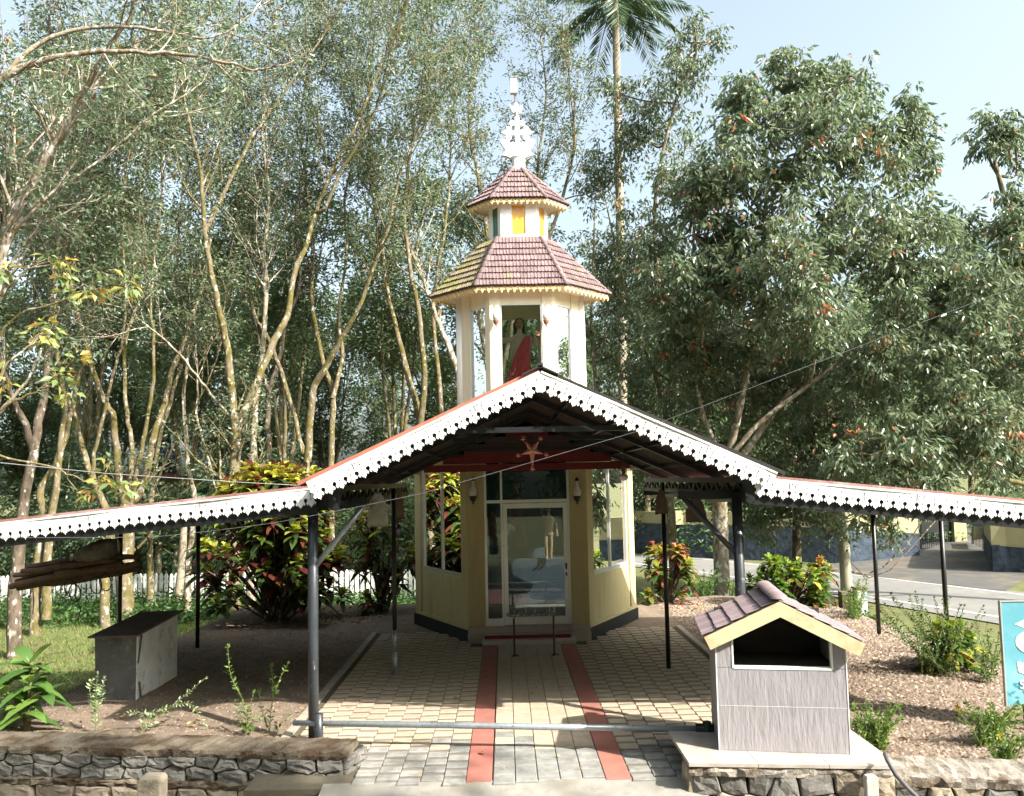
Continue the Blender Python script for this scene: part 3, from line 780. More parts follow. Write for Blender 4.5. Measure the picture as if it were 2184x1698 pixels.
# chimney style wall lamps
m_lampglass = M('frosted lamp glass', (.66, .63, .58), .35, .08, 10); m_lampmetal = M('copper lamp cup', (.22, .11, .09), .4, .2, 20)
def wall_lamp(p, s, dark=False):
    r = MB().lathe([(.004, -.135 * s), (.018 * s, -.12 * s), (.012 * s, -.10 * s), (.045 * s, -.06 * s), (.058 * s, -.02 * s), (.055 * s, 0)], p, 10)
    o = r.build('wall_lamp', m_lampmetal if not dark else m_black, chapel, smooth=True)
    MB().lathe([(.050 * s, .001), (.062 * s, .05 * s), (.055 * s, .10 * s), (.030 * s, .15 * s), (.020 * s, .22 * s), (.022 * s, .235 * s)], p, 10).build('lamp_glass', m_lampglass, o, smooth=True)
    if dark: MB().lathe([(.026 * s, .236 * s), (.04 * s, .25 * s), (.008, .29 * s)], p, 8).build('lamp_cap', m_black, o)
    MB().tube([V(*p), V(*p) + V(0, .05, -.02), V(*p) + V(0, .12, -.02)], .009 * s, 5).build('lamp_arm', m_black, o)
for x in (1058, 1165):
    q = at(x, 682, 13.72); wall_lamp(q, 1.0)
for x in (1009, 1231):
    q = at(x, 1058, 12.78); wall_lamp(q, 1.05, True)

# ------------------------------------------------------------------ statues
m_skin = M('painted statue skin', (.50, .28, .18), .5, .08, 20); m_hair = M('brown statue hair', (.06, .03, .02), .6)
m_robe = M('cream statue robe', (.66, .56, .42), .55, .08, 12); m_drape = M('red statue drape', (.74, .11, .12), .5, .15, 10)
def loft(rings, n=18, fold=0, nf=9):
    v = []; k = len(rings)
    for z, rx, ry, cx_, cy_ in rings:
        for j in range(n):
            a = 2 * math.pi * j / n; r = 1 + fold * math.cos(nf * a + z * 2) * min(1, .25 / (rx + .1) if rx < .05 else 1)
            v.append((cx_ + rx * r * math.cos(a), cy_ + ry * r * math.sin(a), z))
    f = [(i * n + j, i * n + (j + 1) % n, (i + 1) * n + (j + 1) % n, (i + 1) * n + j) for i in range(k - 1) for j in range(n)]
    f += [tuple(range(n - 1, -1, -1)), tuple((k - 1) * n + j for j in range(n))]
    return v, f
def figure(name, label, loc, H, robe, arms, skin=m_skin, bare=False, legs=False):
    t = thing(name, label, 'statue', loc); s = H / 1.7; L = V(*loc)
    mb = MB()
    def add(vf): mb.add([L + V(*p) * s for p in vf[0]], vf[1])
    if legs:
        for x in (-.09, .09):
            mb.tube([L + V(x * .8, 0, .02) * s, L + V(x * .8, .01, .25) * s, L + V(x, -.02, .48) * s, L + V(x, 0, .85) * s], [.04 * s, .055 * s, .055 * s, .085 * s], 10)
            mb.tube([L + V(x * .8, .02, .03) * s, L + V(x, -.14, .02) * s], [.04 * s, .03 * s], 8)
        add(loft([(.78, .15, .10, 0, 0), (.95, .145, .10, 0, 0), (1.15, .17, .10, 0, 0), (1.32, .19, .10, 0, 0), (1.40, .14, .08, 0, 0), (1.45, .055, .055, 0, 0), (1.54, .05, .05, 0, -.01)]))
    else:
        add(loft([(0, .24, .20, 0, 0), (.05, .23, .19, 0, 0), (.5, .18, .15, 0, 0), (.95, .165, .12, 0, 0), (1.15, .185, .12, 0, 0), (1.32, .20, .11, 0, 0), (1.40, .14, .085, 0, 0), (1.45, .058, .058, 0, 0), (1.54, .05, .05, 0, -.01)], 36, .05, 11))
    for sh, el, ha in arms:
        w = .075 if not bare else .045
        mb.tube([L + V(*sh) * s, L + V(*el) * s, L + V(*ha) * s], [w * s, w * .85 * s, w * (.95 if not bare else .6) * s], 10)
    body = mb.build('body', robe, t, smooth=True)
    rm = body.modifiers.new('remesh', 'REMESH'); rm.mode = 'VOXEL'; rm.voxel_size = .011; rm.use_smooth_shade = True
    hd = MB().sphere(L + V(0, -.012, 1.625) * s, .1 * s, 16, 12, (.80, .92, 1.15)).tube([L + V(0, -.10, 1.65) * s, L + V(0, -.125, 1.60) * s], [.010 * s, .018 * s], 6)
    for x in (-.08, .08): hd.sphere(L + V(x, 0, 1.62) * s, .02 * s, 6, 5, (.5, 1, 1.3))
    head = hd.build('head', skin, t, smooth=True)
    ey = MB()
    for x in (-.032, .032): ey.sphere(L + V(x, -.096, 1.645) * s, .011 * s, 6, 4)
    ey.obox(L + V(0, -.104, 1.565) * s, (.022 * s, 0, 0), (0, .004 * s, 0), (0, 0, .004 * s))
    ey.build('eyes', m_hair, head)
    hr = MB().sphere(L + V(0, .028, 1.66) * s, .108 * s, 14, 10, (.92, .92, 1.05))
    for x in (-.075, .075): hr.tube([L + V(x, .01, 1.68) * s, L + V(x * 1.15, .02, 1.56) * s, L + V(x * 1.1, .03, 1.44) * s], [.04 * s, .038 * s, .02 * s], 7)
    hr.build('hair', m_hair, head, smooth=True)
    for sh, el, ha in arms:
        d = nrm(V(*ha) - V(*el)); sd_ = nrm(np.cross(d, V(0, 0, 1)))
        hm = MB().tube([L + (V(*ha) - d * .02) * s, L + (V(*ha) + d * .09) * s], [.030 * s, .040 * s], 8)
        for q in range(4):
            b0 = V(*ha) + d * .085 + sd_ * (.028 - .019 * q); ln = (.06, .072, .068, .05)[q]
            hm.tube([L + b0 * s, L + (b0 + d * ln * .6) * s, L + (b0 + d * ln + V(0, 0, -.012)) * s], [.010 * s, .009 * s, .007 * s], 5)
        hm.tube([L + (V(*ha) + d * .03 + sd_ * .035) * s, L + (V(*ha) + d * .07 + sd_ * .065) * s], [.011 * s, .009 * s], 5)
        hm.build('hand', skin, t, smooth=True)
    return t, s, L
t, s, L = figure('statue', 'robed statue with outstretched arm and red drape inside the glass tower', (-.03, 14.16, 3.985), 1.56, m_robe,
                 [((-.17, 0, 1.34), (-.36, -.05, 1.30), (-.50, -.20, 1.36)), ((.17, 0, 1.34), (.30, -.06, 1.24), (.34, -.25, 1.34))])
n1, n2 = 12, 26; v = []
for i in range(n1):                       # the red cloth falls from the right shoulder to the left hem
    a = i / (n1 - 1)
    for j in range(n2):
        b = j / (n2 - 1)
        top = V(.10 + .10 * a, -.13 - .03 * math.sin(a * 3), 1.36 + .02 * a)
        bot = V(-.33 + .50 * a, -.25 - .02 * math.sin(a * 9), .02)
        mid_ = V(-.24 + .46 * a, -.20, .86 + .18 * a)
        p = top * (1 - b) ** 2 + mid_ * 2 * b * (1 - b) + bot * b * b
        p = p + V(0, -.022 * math.sin(a * 21 + b * 2) * min(1, 2 * b), 0)
        v.append(L + p * s)
mb = MB().add(v, [(i * n2 + j, i * n2 + j + 1, (i + 1) * n2 + j + 1, (i + 1) * n2 + j) for i in range(n1 - 1) for j in range(n2 - 1)])
o = mb.build('red_drape', m_drape, t, smooth=True)
sm = o.modifiers.new('solid', 'SOLIDIFY'); sm.thickness = .015
figure('statue', 'standing robed statue in the middle behind the chapel door', (-.12, 15.35, 1.30), 1.25, M('dark statue robe', (.20, .06, .05), .6), [((-.16, 0, 1.33), (-.22, -.08, 1.12), (-.08, -.22, 1.15)), ((.16, 0, 1.33), (.24, -.08, 1.12), (.12, -.22, 1.1))])
figure('statue', 'bare chested statue at the right behind the chapel door', (.46, 15.0, 1.12), .98, m_skin, [((-.16, 0, 1.34), (-.24, .06, 1.55), (-.10, .06, 1.78)), ((.16, 0, 1.34), (.26, .02, 1.1), (.28, -.08, .88))], bare=True, legs=True)
# rider on a white horse, left of the door
hs = thing('horse_statue', 'small white horse statue with rider behind the chapel side light', 'statue', (-.62, 15.2, 1.12)); L = V(-.62, 15.2, 1.12)
hb = MB()
v, f = loft([(-.26, .05, .07, 0, 0), (-.20, .10, .11, 0, 0), (-.05, .095, .10, 0, -.01), (.12, .11, .12, 0, -.01), (.20, .09, .11, 0, .02), (.26, .05, .07, 0, .06)], 12)
hb.add([L + V(p[2], p[0], .36 + p[1]) for p in v], f)
hb.tube([L + V(.20, 0, .42), L + V(.28, 0, .54), L + V(.32, 0, .64)], [.085, .06, .05], 8); hb.tube([L + V(.30, 0, .65), L + V(.38, 0, .60), L + V(.44, 0, .54)], [.05, .042, .03], 8)
for x, y, kn in ((.18, .06, .03), (.18, -.06, .10), (-.2, .06, -.03), (-.2, -.06, -.04)):
    hb.tube([L + V(x, y, .33), L + V(x + kn, y, .19), L + V(x + kn * .3 - .02, y, .02)], [.045, .028, .02], 7)
hb.tube([L + V(-.26, 0, .42), L + V(-.33, 0, .34), L + V(-.34, 0, .18)], [.02, .03, .012], 6)
o = hb.build('horse_body', M('white horse paint', (.55, .53, .5), .5), hs, smooth=True)
r_ = o.modifiers.new('remesh', 'REMESH'); r_.mode = 'VOXEL'; r_.voxel_size = .01; r_.use_smooth_shade = True
rb = MB(); v, f = loft([(.0, .07, .06, 0, 0), (.12, .075, .06, 0, 0), (.24, .09, .055, 0, 0), (.28, .05, .04, 0, 0), (.30, .028, .028, 0, 0), (.34, .025, .025, 0, 0)], 10)
rb.add([L + V(0, 0, .45) + V(*p) for p in v], f)
for y in (-1, 1):
    rb.tube([L + V(0, y * .05, .48), L + V(.08, y * .13, .40), L + V(.05, y * .13, .24)], [.05, .04, .025], 7); rb.tube([L + V(0, y * .07, .70), L + V(.05, y * .12, .60), L + V(.14, y * .06, .58)], [.03, .025, .02], 6)
rb.sphere(L + V(.01, 0, .84), .058, 10, 8)
rb.build('rider', M('rider paint', (.30, .10, .09), .5), hs, smooth=True)
# ================================================================== entrance canopy and its two side roofs
GY0, GY1 = 7.28, 13.6
canopy = thing('entrance_canopy', 'gabled metal canopy with white lace cut fascia before the chapel', 'canopy', (0, 10, 0))
def corr(name, a0, a1, b0, b1, mat, parent, amp=.016, pitch=.105, dz=0.0):
    """ribbed sheet: edge a runs front to back (a0 -> a1), edge b likewise"""
    a0, a1, b0, b1 = map(lambda q: np.asarray(q, float), (a0, a1, b0, b1))
    L = np.linalg.norm(a1 - a0); k = int(L / pitch); v = []
    for i in range(k):
        for t, h in ((0, 0), (.35, 0), (.5, 1), (.85, 1)):
            q = min(1, (i + t) / k)
            for p0, p1 in ((a0, a1), (b0, b1)):
                p = p0 + (p1 - p0) * q; v.append((p[0], p[1], p[2] + dz + h * amp))
    for p in (a1, b1): v.append((p[0], p[1], p[2] + dz))
    m = len(v) // 2
    return MB().add(v, [(2 * i, 2 * i + 1, 2 * i + 3, 2 * i + 2) for i in range(m - 1)]).build(name, mat, parent)
for s in (-1, 1):
    R0, R1, E0, E1 = V(0, GY0, 3.645), V(0, GY1, 3.645), V(s * 2.27, GY0, 2.615), V(s * 2.27, GY1, 2.615)
    corr('roof_sheet', R0, R1, E0, E1, m_roofred, canopy, dz=.012)
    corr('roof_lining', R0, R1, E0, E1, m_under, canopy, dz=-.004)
    MB().bar(V(0, GY0 - .006, 3.668), V(s * 2.27, GY0 - .006, 2.638), .02, .036, (0, 0, 1)).build('edge_trim', M('orange red edge trim', (.36, .13, .09), .55, .2, 6) if s < 0 else m_ridge, canopy)
rc = MB()
for s in (-1, 1): rc.prism([(0, .035), (s * .17, -.045), (s * .17, -.06), (0, .018)] if s > 0 else [(0, .018), (s * .17, -.06), (s * .17, -.045), (0, .035)], (0, GY1, 3.665), (1, 0, 0), (0, 0, 1), (GY1 - GY0 + .05))
rc.tube([(0, GY0 - .05, 3.70), (0, GY1, 3.70)], .028, 8)
rc.build('ridge_cap', m_ridge, canopy)
# lace fascia: a keyhole between pointed drops, and a slit through every drop
def fascia(name, parent, P0, P1, H=.195, unit=.1125, th=.006, facing=(0, -1, 0), mat=m_fascia, v_up=None):
    P0, P1 = np.asarray(P0, float), np.asarray(P1, float); Lw = np.linalg.norm(P1 - P0); u = (P1 - P0) / Lw
    n = nrm(np.asarray(facing, float)); n = nrm(n - u * (n @ u)); v = np.cross(n, u)
    if v[2] < 0: v = -v
    k = max(1, round(Lw / unit)); w = Lw / k; mb = MB()
    r = w * .185; cy_ = H * .36; nk = w * .045
    half = [(-.5 * w, H), (-.5 * w, cy_ + r)]
    for q in range(1, 6): a = math.pi / 2 - (math.pi * .86) * q / 5; half.append((-.5 * w + r * math.cos(a), cy_ + r * math.sin(a)))
    half += [(-.5 * w + nk, cy_ - r - .012), (-.5 * w + nk * 2.4, cy_ - r - .022), (-.33 * w, cy_ - r - .028), (-.26 * w, cy_ - r - .012), (-.20 * w, cy_ - r - .020), (-.15 * w, .012), (-.05 * w, .010), (0, -.006)]
    s0, s1, hw = H * .40, H * .70, .0035
    half += [(0, s0 - .008), (-.007, s0 - .003), (-.007, s0 + .004), (-hw, s0 + .009), (-hw, s1 - .009), (-.007, s1 - .004), (-.007, s1 + .003), (0, s1 + .008), (0, H)]
    mir = [(-x, y) for x, y in reversed(half)]
    for i in range(k):
        o = P0 + u * (i + .5) * w - v * H + v * (.005 * math.sin(i * .31 + P0[0]) + random.uniform(-.0015, .0015)) + n * .006 * math.sin(i * .47)
        for poly in (half, mir):
            a = [o + u * x + v * y - n * th * .5 for x, y in poly]; b = [q + n * th for q in a]; m = len(poly)
            flip = np.cross(u, v) @ n > 0
            f1, f2 = tuple(range(m)), tuple(range(2 * m - 1, m - 1, -1))
            mb.add(a + b, [f1, f2] + [((j + 1) % m, j, m + j, m + (j + 1) % m) for j in range(m)])
    mb.bar(P0 - v * .008 + n * .006, P1 - v * .008 + n * .006, .010, .018, v)
    ob = mb.build(name, mat, parent)
    sm_ = MB()
    for i in range(4, k, 11):
        q = P0 + u * i * w + n * .0125
        sm_.bar(q - v * .022, q - v * H * .46, .004, .003, n)
        for d in (.25, .62): sm_.sphere(q + u * w * d - v * .035, .006, 6, 4)
    if k > 4: sm_.build('sheet_joint', m_steelpost, ob)
    return ob
fascia('fascia', canopy, (-2.19, GY0 - .03, 2.65), (-.012, GY0 - .03, 3.645))
fascia('fascia', canopy, (.012, GY0 - .03, 3.645), (2.19, GY0 - .03, 2.65))
# trusses, purlins and long beams
for Y in (7.45, 9.15, 10.83, 12.25):
    tr = MB()
    for s in (-1, 1): tr.bar((0, Y, 3.59), (s * 2.2, Y, 2.60), .05, .06)
    tr.bar((-.95, Y, 3.11), (.95, Y, 3.11), .045, .05)
    if Y > 8:
        tr.bar((0, Y, 3.11), (0, Y, 3.57), .04, .04)
    tr.build('truss', m_black, canopy)
for s in (-1, 1):
    for x in (.35, .85, 1.35, 1.85):
        z = 3.645 - (3.645 - 2.615) / 2.27 * x - .025
        MB().bar((s * x, GY0 + .03, z), (s * x, GY1 - .02, z), .04, .04).build('purlin', m_black, canopy)
    lb_ = MB().bar((s * 1.98, 7.5, 2.585), (s * 1.98, 12.9, 2.585), .05, .06).bar((s * 1.98, 7.5, 2.44), (s * 1.98, 12.9, 2.44), .05, .05)
    for y in np.arange(7.6, 12.8, .42):
        lb_.bar((s * 1.98, y, 2.45), (s * 1.98, y + .2, 2.57), .03, .03); lb_.bar((s * 1.98, y + .2, 2.57), (s * 1.98, y + .4, 2.45), .03, .03)
    lb_.box(s * 1.98 - .045, s * 1.98 + .045, 7.42, 7.52, 2.38, 2.66)
    lb_.build('lattice_beam', m_black, canopy)
for k in range(9):
    x = -1.32 + k * .33
    z1 = 3.55 - abs(x + .15) * .455
    MB().box(x, x + .32, 12.30, 12.318, 2.90, z1).box(x + .31, x + .345, 12.29, 12.299, 2.90, z1 - .04).build('cladding_board', m_redpanel, canopy)
MB().box(-1.62, 1.62, 12.26, 12.298, 2.775, 2.885).build('red_beam', m_redpanel, canopy)
# posts with brackets
for (x, y, bz, bx) in ((-2.35, 8.15, 1.80, -1.80), (2.02, 8.0, 1.84, 1.47)):
    pm = MB().tube([(x, y, -.05), (x, y, 1.25), (x, y, 2.52)], .052, 14)
    po = pm.build('post', m_steelpost, canopy, smooth=True)
    MB().tube([(x, y, bz - .04), (bx, y, 2.42)], .030, 10).build('brace', m_galv if x < 0 else m_steelpost, po, smooth=True)
    MB().bar((x - (.1 if x < 0 else -.18), y, 2.44), (bx + (.02 if x < 0 else -.05), y, 2.44), .07, .085).build('bracket_arm', m_black, po)
for x, y in ((-1.90, 10.85), (1.83, 10.81)):
    po = MB().tube([(x, y, .0), (x, y, 2.55)], .030, 10).build('post', m_black, canopy, smooth=True)
    if x < 0: MB().tube([(x, y, .02), (x, y, .34)], .034, 10).tube([(x, y, .341), (x, y, .62)], .0325, 10).build('grey_sleeve', m_galv, po, smooth=True)
# side roofs
def wing(label, F0, F1, B0, B1, poles, nm):
    t = thing('side_canopy', label, 'canopy', tuple((np.asarray(F0) + np.asarray(B1)) / 2 * V(1, 1, 0)))
    F0, F1, B0, B1 = map(lambda q: np.asarray(q, float), (F0, F1, B0, B1))
    corr('roof_sheet', F0, F1, B0, B1, m_roofred, t, dz=.012, amp=.012)
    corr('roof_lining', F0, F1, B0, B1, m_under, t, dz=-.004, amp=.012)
    MB().bar(F0 + V(0, -.008, .016), F1 + V(0, -.008, .016), .02, .026).build('edge_trim', m_roofred, t)
    P, Q = (F0, F1) if F0[0] < F1[0] else (F1, F0)
    fascia('fascia', t, P + V(0, -.03, 0), Q + V(0, -.03, 0), facing=(0, -1, 0))
    fr = MB()
    for q in (.02, .35, .68, .98):
        a, b = F0 + (B0 - F0) * q, F1 + (B1 - F1) * q
        fr.bar(a + V(0, .04, -.05), b + V(0, .04, -.05), .05, .07)
    for q in np.linspace(.03, .97, 5):
        a, b = F0 + (F1 - F0) * q, B0 + (B1 - B0) * q
        fr.bar(a + V(0, .06, -.11), b + V(0, -.02, -.11), .045, .05)
    fr.bar(F0 + V(0, .03, -.215), F1 + V(0, .03, -.215), .05, .09)
    fr.build('roof_frame', m_black, t)
    for (x, y, z0, z1) in poles:
        MB().tube([(x, y, z0), (x, y, z1)], .033, 10).build('pole', m_black, t, smooth=True)
    return t
def lw(x): return 2.60 - (-2.25 - x) * .0878
pL1 = at(255, 1320, 13.1); pL2 = gz(421, 1382)
wing('low side canopy roof left of the gable, over the metal box', (-2.27, 7.95, 2.598), (-7.6, 8.64, 2.13), (-2.27, 13.2, 2.36), (-7.6, 13.5, 1.93),
     [(pL1[0], 13.1, -.8, 2.06), (pL2[0], pL2[1], -.05, 2.16)], 'l')
pR1 = gz(1875, 1352); pR2 = at(2040, 1300, 11.3)
wing('low side canopy roof right of the gable, towards the road', (1.97, 7.60, 2.622), (6.0, 7.57, 2.169), (1.97, 13.2, 2.42), (6.0, 13.3, 2.05),
     [(pR1[0], pR1[1], -.1, 2.1), (min(pR2[0], 5.95), 11.3, -.1, 2.10)], 'r')
# things hung under the canopy
def star_poly(R, r, rot=0, long_=1.0):
    p = []
    for i in range(10):
        a = rot + math.pi * i / 5; q = (R * (long_ if i == 0 else 1)) if i % 2 == 0 else r
        p.append((q * math.cos(a), q * math.sin(a)))
    return p
SC = at(1135, 961, 8.7)
stt = thing('paper_star', 'pink paper star with small stars on its points under the gable', 'star ornament', tuple(SC))
mbs = MB()
def puff(poly, c, th, mb):
    k = len(poly); c = V(*c)
    vs_ = [c + V(x, 0, z) for x, z in poly] + [c + V(0, -th, 0), c + V(0, th, 0)]
    mb.add(vs_, [(i, (i + 1) % k, k) for i in range(k)] + [((i + 1) % k, i, k + 1) for i in range(k)])
puff(star_poly(.135, .05, -math.pi / 2, 1.55), SC, .035, mbs)
mbs.build('star', m_star, stt)
for i, a in enumerate([-math.pi / 2 + 2 * math.pi * j / 5 for j in range(5)]):
    rr = .205 if i == 0 else .165
    mb = MB(); puff(star_poly(.036, .015, a), SC + V(rr * math.cos(a), 0, rr * math.sin(a)), .012, mb); mb.build('small_star', m_star, stt)
mb = MB(); puff(star_poly(.055, .02, -math.pi / 2, 1.4), SC + V(0, -.025, 0), .016, mb); mb.build('printed_centre', m_stargold, stt)
MB().tube([SC + V(0, 0, .05), SC + V(0, 0, .36)], .003, 4).build('string', m_black, stt)
def cloth_bag(label, x0, x1, y0, y1, Y, mat, seed):
    rg = random.Random(seed); a, b = at(x0, y0, Y), at(x1, y1, Y); w, h = b[0] - a[0], a[2] - b[2]; cx_, zt = (a[0] + b[0]) / 2, a[2]
    t = thing('cloth_bag', label, 'bag', (cx_, Y, zt), 'cloth bags hung from the canopy beams')
    v = []; n = 14; ks = [(0, .16, .1), (.12, .3, .25), (.35, .42, .5), (.65, .5, .8), (.9, .52, 1), (1, .5, .7)]
    for q, ww, dd in ks:
        for j in range(n):
            an = 2 * math.pi * j / n
            v.append((cx_ + w * ww * math.cos(an) * (1 + rg.uniform(-.08, .08)), Y + .045 * dd * math.sin(an) + rg.uniform(-.008, .008), zt - h * q + rg.uniform(-.012, .012)))
    MB().add(v, [(i * n + j, (i + 1) * n + j, (i + 1) * n + (j + 1) % n, i * n + (j + 1) % n) for i in range(len(ks) - 1) for j in range(n)] + [tuple((len(ks) - 1) * n + j for j in range(n))]).build('sack', mat, t, smooth=True)
    MB().tube([(cx_, Y, zt - .01), (cx_ + .01, Y, zt + .07)], .005, 5).build('string', m_twig, t)
m_sack = M('dirty white sack', (.40, .37, .30), .8, .25, 12, bump=.3, bscale=30, col2=(.20, .18, .15), c2scale=9, c2lo=.5, c2hi=.65)
m_sackbr = M('brown sack', (.12, .085, .06), .85, .25, 12, bump=.3, bscale=30)
cloth_bag('dirty white sack hung left of the chapel front', 783, 828, 1052, 1122, 8.9, m_sack, 1)
cloth_bag('thin grey sack hung behind the white one, nearer the chapel', 843, 862, 1050, 1106, 10.4, m_sackbr, 2)
cloth_bag('brown sack hung beside the right slim post', 1397, 1424, 1045, 1096, 10.2, m_sackbr, 3)
cloth_bag('brown sack hung behind the right diagonal brace', 1462, 1506, 1060, 1112, 9.2, m_sackbr, 4)
bp = at(1330, 1018, 9.8)
lb2 = thing('hanging_lamp', 'small round white bulb on a cord under the right roof slope', 'lamp', tuple(bp))
MB().sphere(bp, .06, 12, 8, (1, 1, .75)).build('bulb', m_lampglass, lb2, smooth=True)
MB().lathe([(.02, .04), (.026, .05), (.026, .13), (.012, .15)], bp, 8).tube([bp + V(0, 0, .14), bp + V(0, 0, .40)], .004, 4).build('holder', m_sackbr, lb2)
def wire(label, pts, Y, r=.004, mat=None, sag=0, name='cable'):
    P = [at(x, y, Y if np.isscalar(Y) else Y[i]) for i, (x, y) in enumerate(pts)]
    return tag(MB().tube(P, r, 5, cap=False).build(name, mat or M('grey cable', (.30, .30, .29), .6), smooth=True), label, 'cable')
wire('thin cable crossing the whole canopy front, rising to the right', [(-60, 1147), (64, 1147), (322, 1146), (450, 1133), (587, 1115), (740, 1086), (894, 1054), (1120, 990), (1353, 922), (1702, 789), (2300, 560)], 7.1, .0022, M('dark grey cable', (.12, .12, .12), .6))
wire('thin cable running above the left side roof to the gable corner', [(-60, 980), (0, 987), (226, 1010), (516, 1029), (650, 1036)], 7.7, .0035)
# ------------------------------------------------------------------ barrier pipe
bar = thing('barrier', 'galvanised pipe barrier across the paved entrance', 'barrier', (-.4, 7.8, 0))
b0, b1 = V(-2.52, 8.03, .245), V(1.47, 7.50, .255)
MB().tube([b0, b0 + (b1 - b0) * .09, b0 + (b1 - b0) * .091, b0 + (b1 - b0) * .5, b1], [.026, .026, .030, .030, .030], 14).build('pipe', m_galv, bar, smooth=True)
MB().tube([(-2.255, 7.985, -.05), (-2.255, 7.985, .34)], .042, 12).build('end_post', m_steelpost, bar, smooth=True)
m_greenpost = M('dark green post', (.015, .025, .012), .5, .2, 8)
MB().tube([(1.50, 7.48, -.05), (1.50, 7.48, .33)], .040, 12).build('end_post', m_greenpost, bar, smooth=True)
MB().tube([(1.40, 7.51, .255), (1.58, 7.485, .255)], .052, 10).build('socket', m_black, bar, smooth=True)
# ------------------------------------------------------------------ tiled box shrine
bx = thing('box_shrine', 'grey tiled box shrine with open front and small mauve gable roof', 'shrine', (2.0, 6.87, .24))
m_clad = M('grey bark textured tile', (.29, .272, .288), .6, .12, 30, bump=.9, bscale=34, dist=.010, stretch=(1, 1, .16), col2=(.245, .232, .245), c2scale=24, c2lo=.56, c2hi=.64)
m_darkin = M('near black interior', (.035, .033, .032), .9, .3, 6)  # near-black colour for the inner faces of the box
m_gcream = M('yellow cream cement', (.58, .50, .31), .75, .12, 6, bump=.15, bscale=60, col2=(.42, .34, .20), c2scale=6, c2lo=.48, c2hi=.66)
x0, x1, y0, y1, zb, zo = 1.465, 2.55, 6.87, 7.60, .245, .955
MB().box(x0, x1, y0, y0 + .07, zb, zo - .004).build('front_panel', m_clad, bx)
MB().box(x0, x0 + .145, y0 + .001, y0 + .07, zo, 1.30).build('jamb', m_clad, bx)
MB().box(x1 - .115, x1, y0 + .001, y0 + .07, zo, 1.26).build('jamb', m_clad, bx)
MB().box(x0 + .002, x0 + .06, y0 + .071, y1, zb, 1.26).build('side_wall', m_clad, bx)
MB().box(x1 - .06, x1 - .002, y0 + .071, y1, zb, 1.22).build('side_wall', m_clad, bx)
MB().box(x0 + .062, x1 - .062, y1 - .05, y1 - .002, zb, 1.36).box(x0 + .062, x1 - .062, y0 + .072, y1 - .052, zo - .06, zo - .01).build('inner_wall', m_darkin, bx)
tr = MB()
for a in (x0 - .004, x1 - .004): tr.box(a, a + .008, y0 - .004, y0 + .004, zb, 1.2)
tr.box(x0 + .136, x0 + .150, y0 - .004, y0 + .06, zo - .006, 1.24).box(x1 - .122, x1 - .108, y0 - .004, y0 + .06, zo - .006, 1.19).box(x0 + .150, x1 - .122, y0 - .005, y0 + .06, zo - .012, zo + .006)
tr.build('edge_trim', m_white, bx)
MB().box(x0 + .01, x1 - .01, y0 - .0022, y0, .625, .629).build('tile_joint', M('light grout', (.50, .48, .46), .8), bx)
apx, tl, trr = (2.01, 1.535), (1.365, 1.225), (2.69, 1.185)
def gslab(mb, ya, yb, th, inset=0.0):
    dl = nrm(V(apx[0] - tl[0], apx[1] - tl[1])); drr = nrm(V(trr[0] - apx[0], trr[1] - apx[1])); nl, nr_ = V(-dl[1], dl[0]), V(-drr[1], drr[0])
    if nl[1] < 0: nl = -nl
    if nr_[1] < 0: nr_ = -nr_
    T = [V(*tl), V(*apx), V(*trr)]
    B = [T[0] - nl * th, V(apx[0], apx[1] - th * 1.12), T[2] - nr_ * th]
    mb.prism([tuple(T[0]), tuple(T[1]), tuple(B[1]), tuple(B[0])][::-1], (0, yb, 0), (1, 0, 0), (0, 0, 1), yb - ya)
    mb.prism([tuple(T[1]), tuple(T[2]), tuple(B[2]), tuple(B[1])][::-1], (0, yb, 0), (1, 0, 0), (0, 0, 1), yb - ya)
mb = MB(); gslab(mb, 6.78, 7.72, .115)
rf = mb.build('roof', m_gcream, bx)
me_bt = TU.mesh('roof_tile', M('violet roof tile', (.215, .165, .175), .7, .15, 12, bump=.15, bscale=50, objvar=.15))
for a, b in ((tl, apx), (trr, apx)):
    A, B = V(a[0], 6.79, a[1]), V(b[0], 6.79, b[1]); s_ = nrm(B - A); Ls = np.linalg.norm(B - A); u = V(0, -1, 0) if a is tl else V(0, 1, 0); n = np.cross(u, s_)
    for r in range(5):
        for j in range(9):
            place(me_bt, 'roof_tile', rf, A + s_ * (Ls * (r + .48) / 5 + random.uniform(-.004, .004)) + V(0, (j + .5) * .1012 + .005, 0) + n * .004, u, s_, n, (.102, Ls / 5 * 1.12, .6))
me_bh = hip_unit().mesh('ridge_tile', me_bt.materials[0], smooth=True)
for j in range(8):
    place(me_bh, 'ridge_tile', rf, V(apx[0], 6.80 + .118 * (j + .5), apx[1] + .012), V(1, 0, 0), V(0, 1, 0), V(0, 0, 1), (.15, .13, .13))
bx.rotation_euler = (0, 0, -.17)
sl = thing('stone_slab', 'pale marble slab under the tiled box shrine', 'slab', (2, 6.9, .2))
for k in range(3):
    a = 1.14 + k * .565
    MB().prism([(a, 6.685 - (a - 1.14) * .105), (a + .562, 6.685 - (a - .575) * .105), (a + .562, 7.66), (a, 7.66)], (0, 0, .208), (1, 0, 0), (0, 1, 0), .034).build('slab_piece', M('pale marble', (.40, .355, .315), .45, .1, 6, col2=(.30, .25, .21), c2scale=4, c2lo=.5, c2hi=.7), sl, bevel=.003)
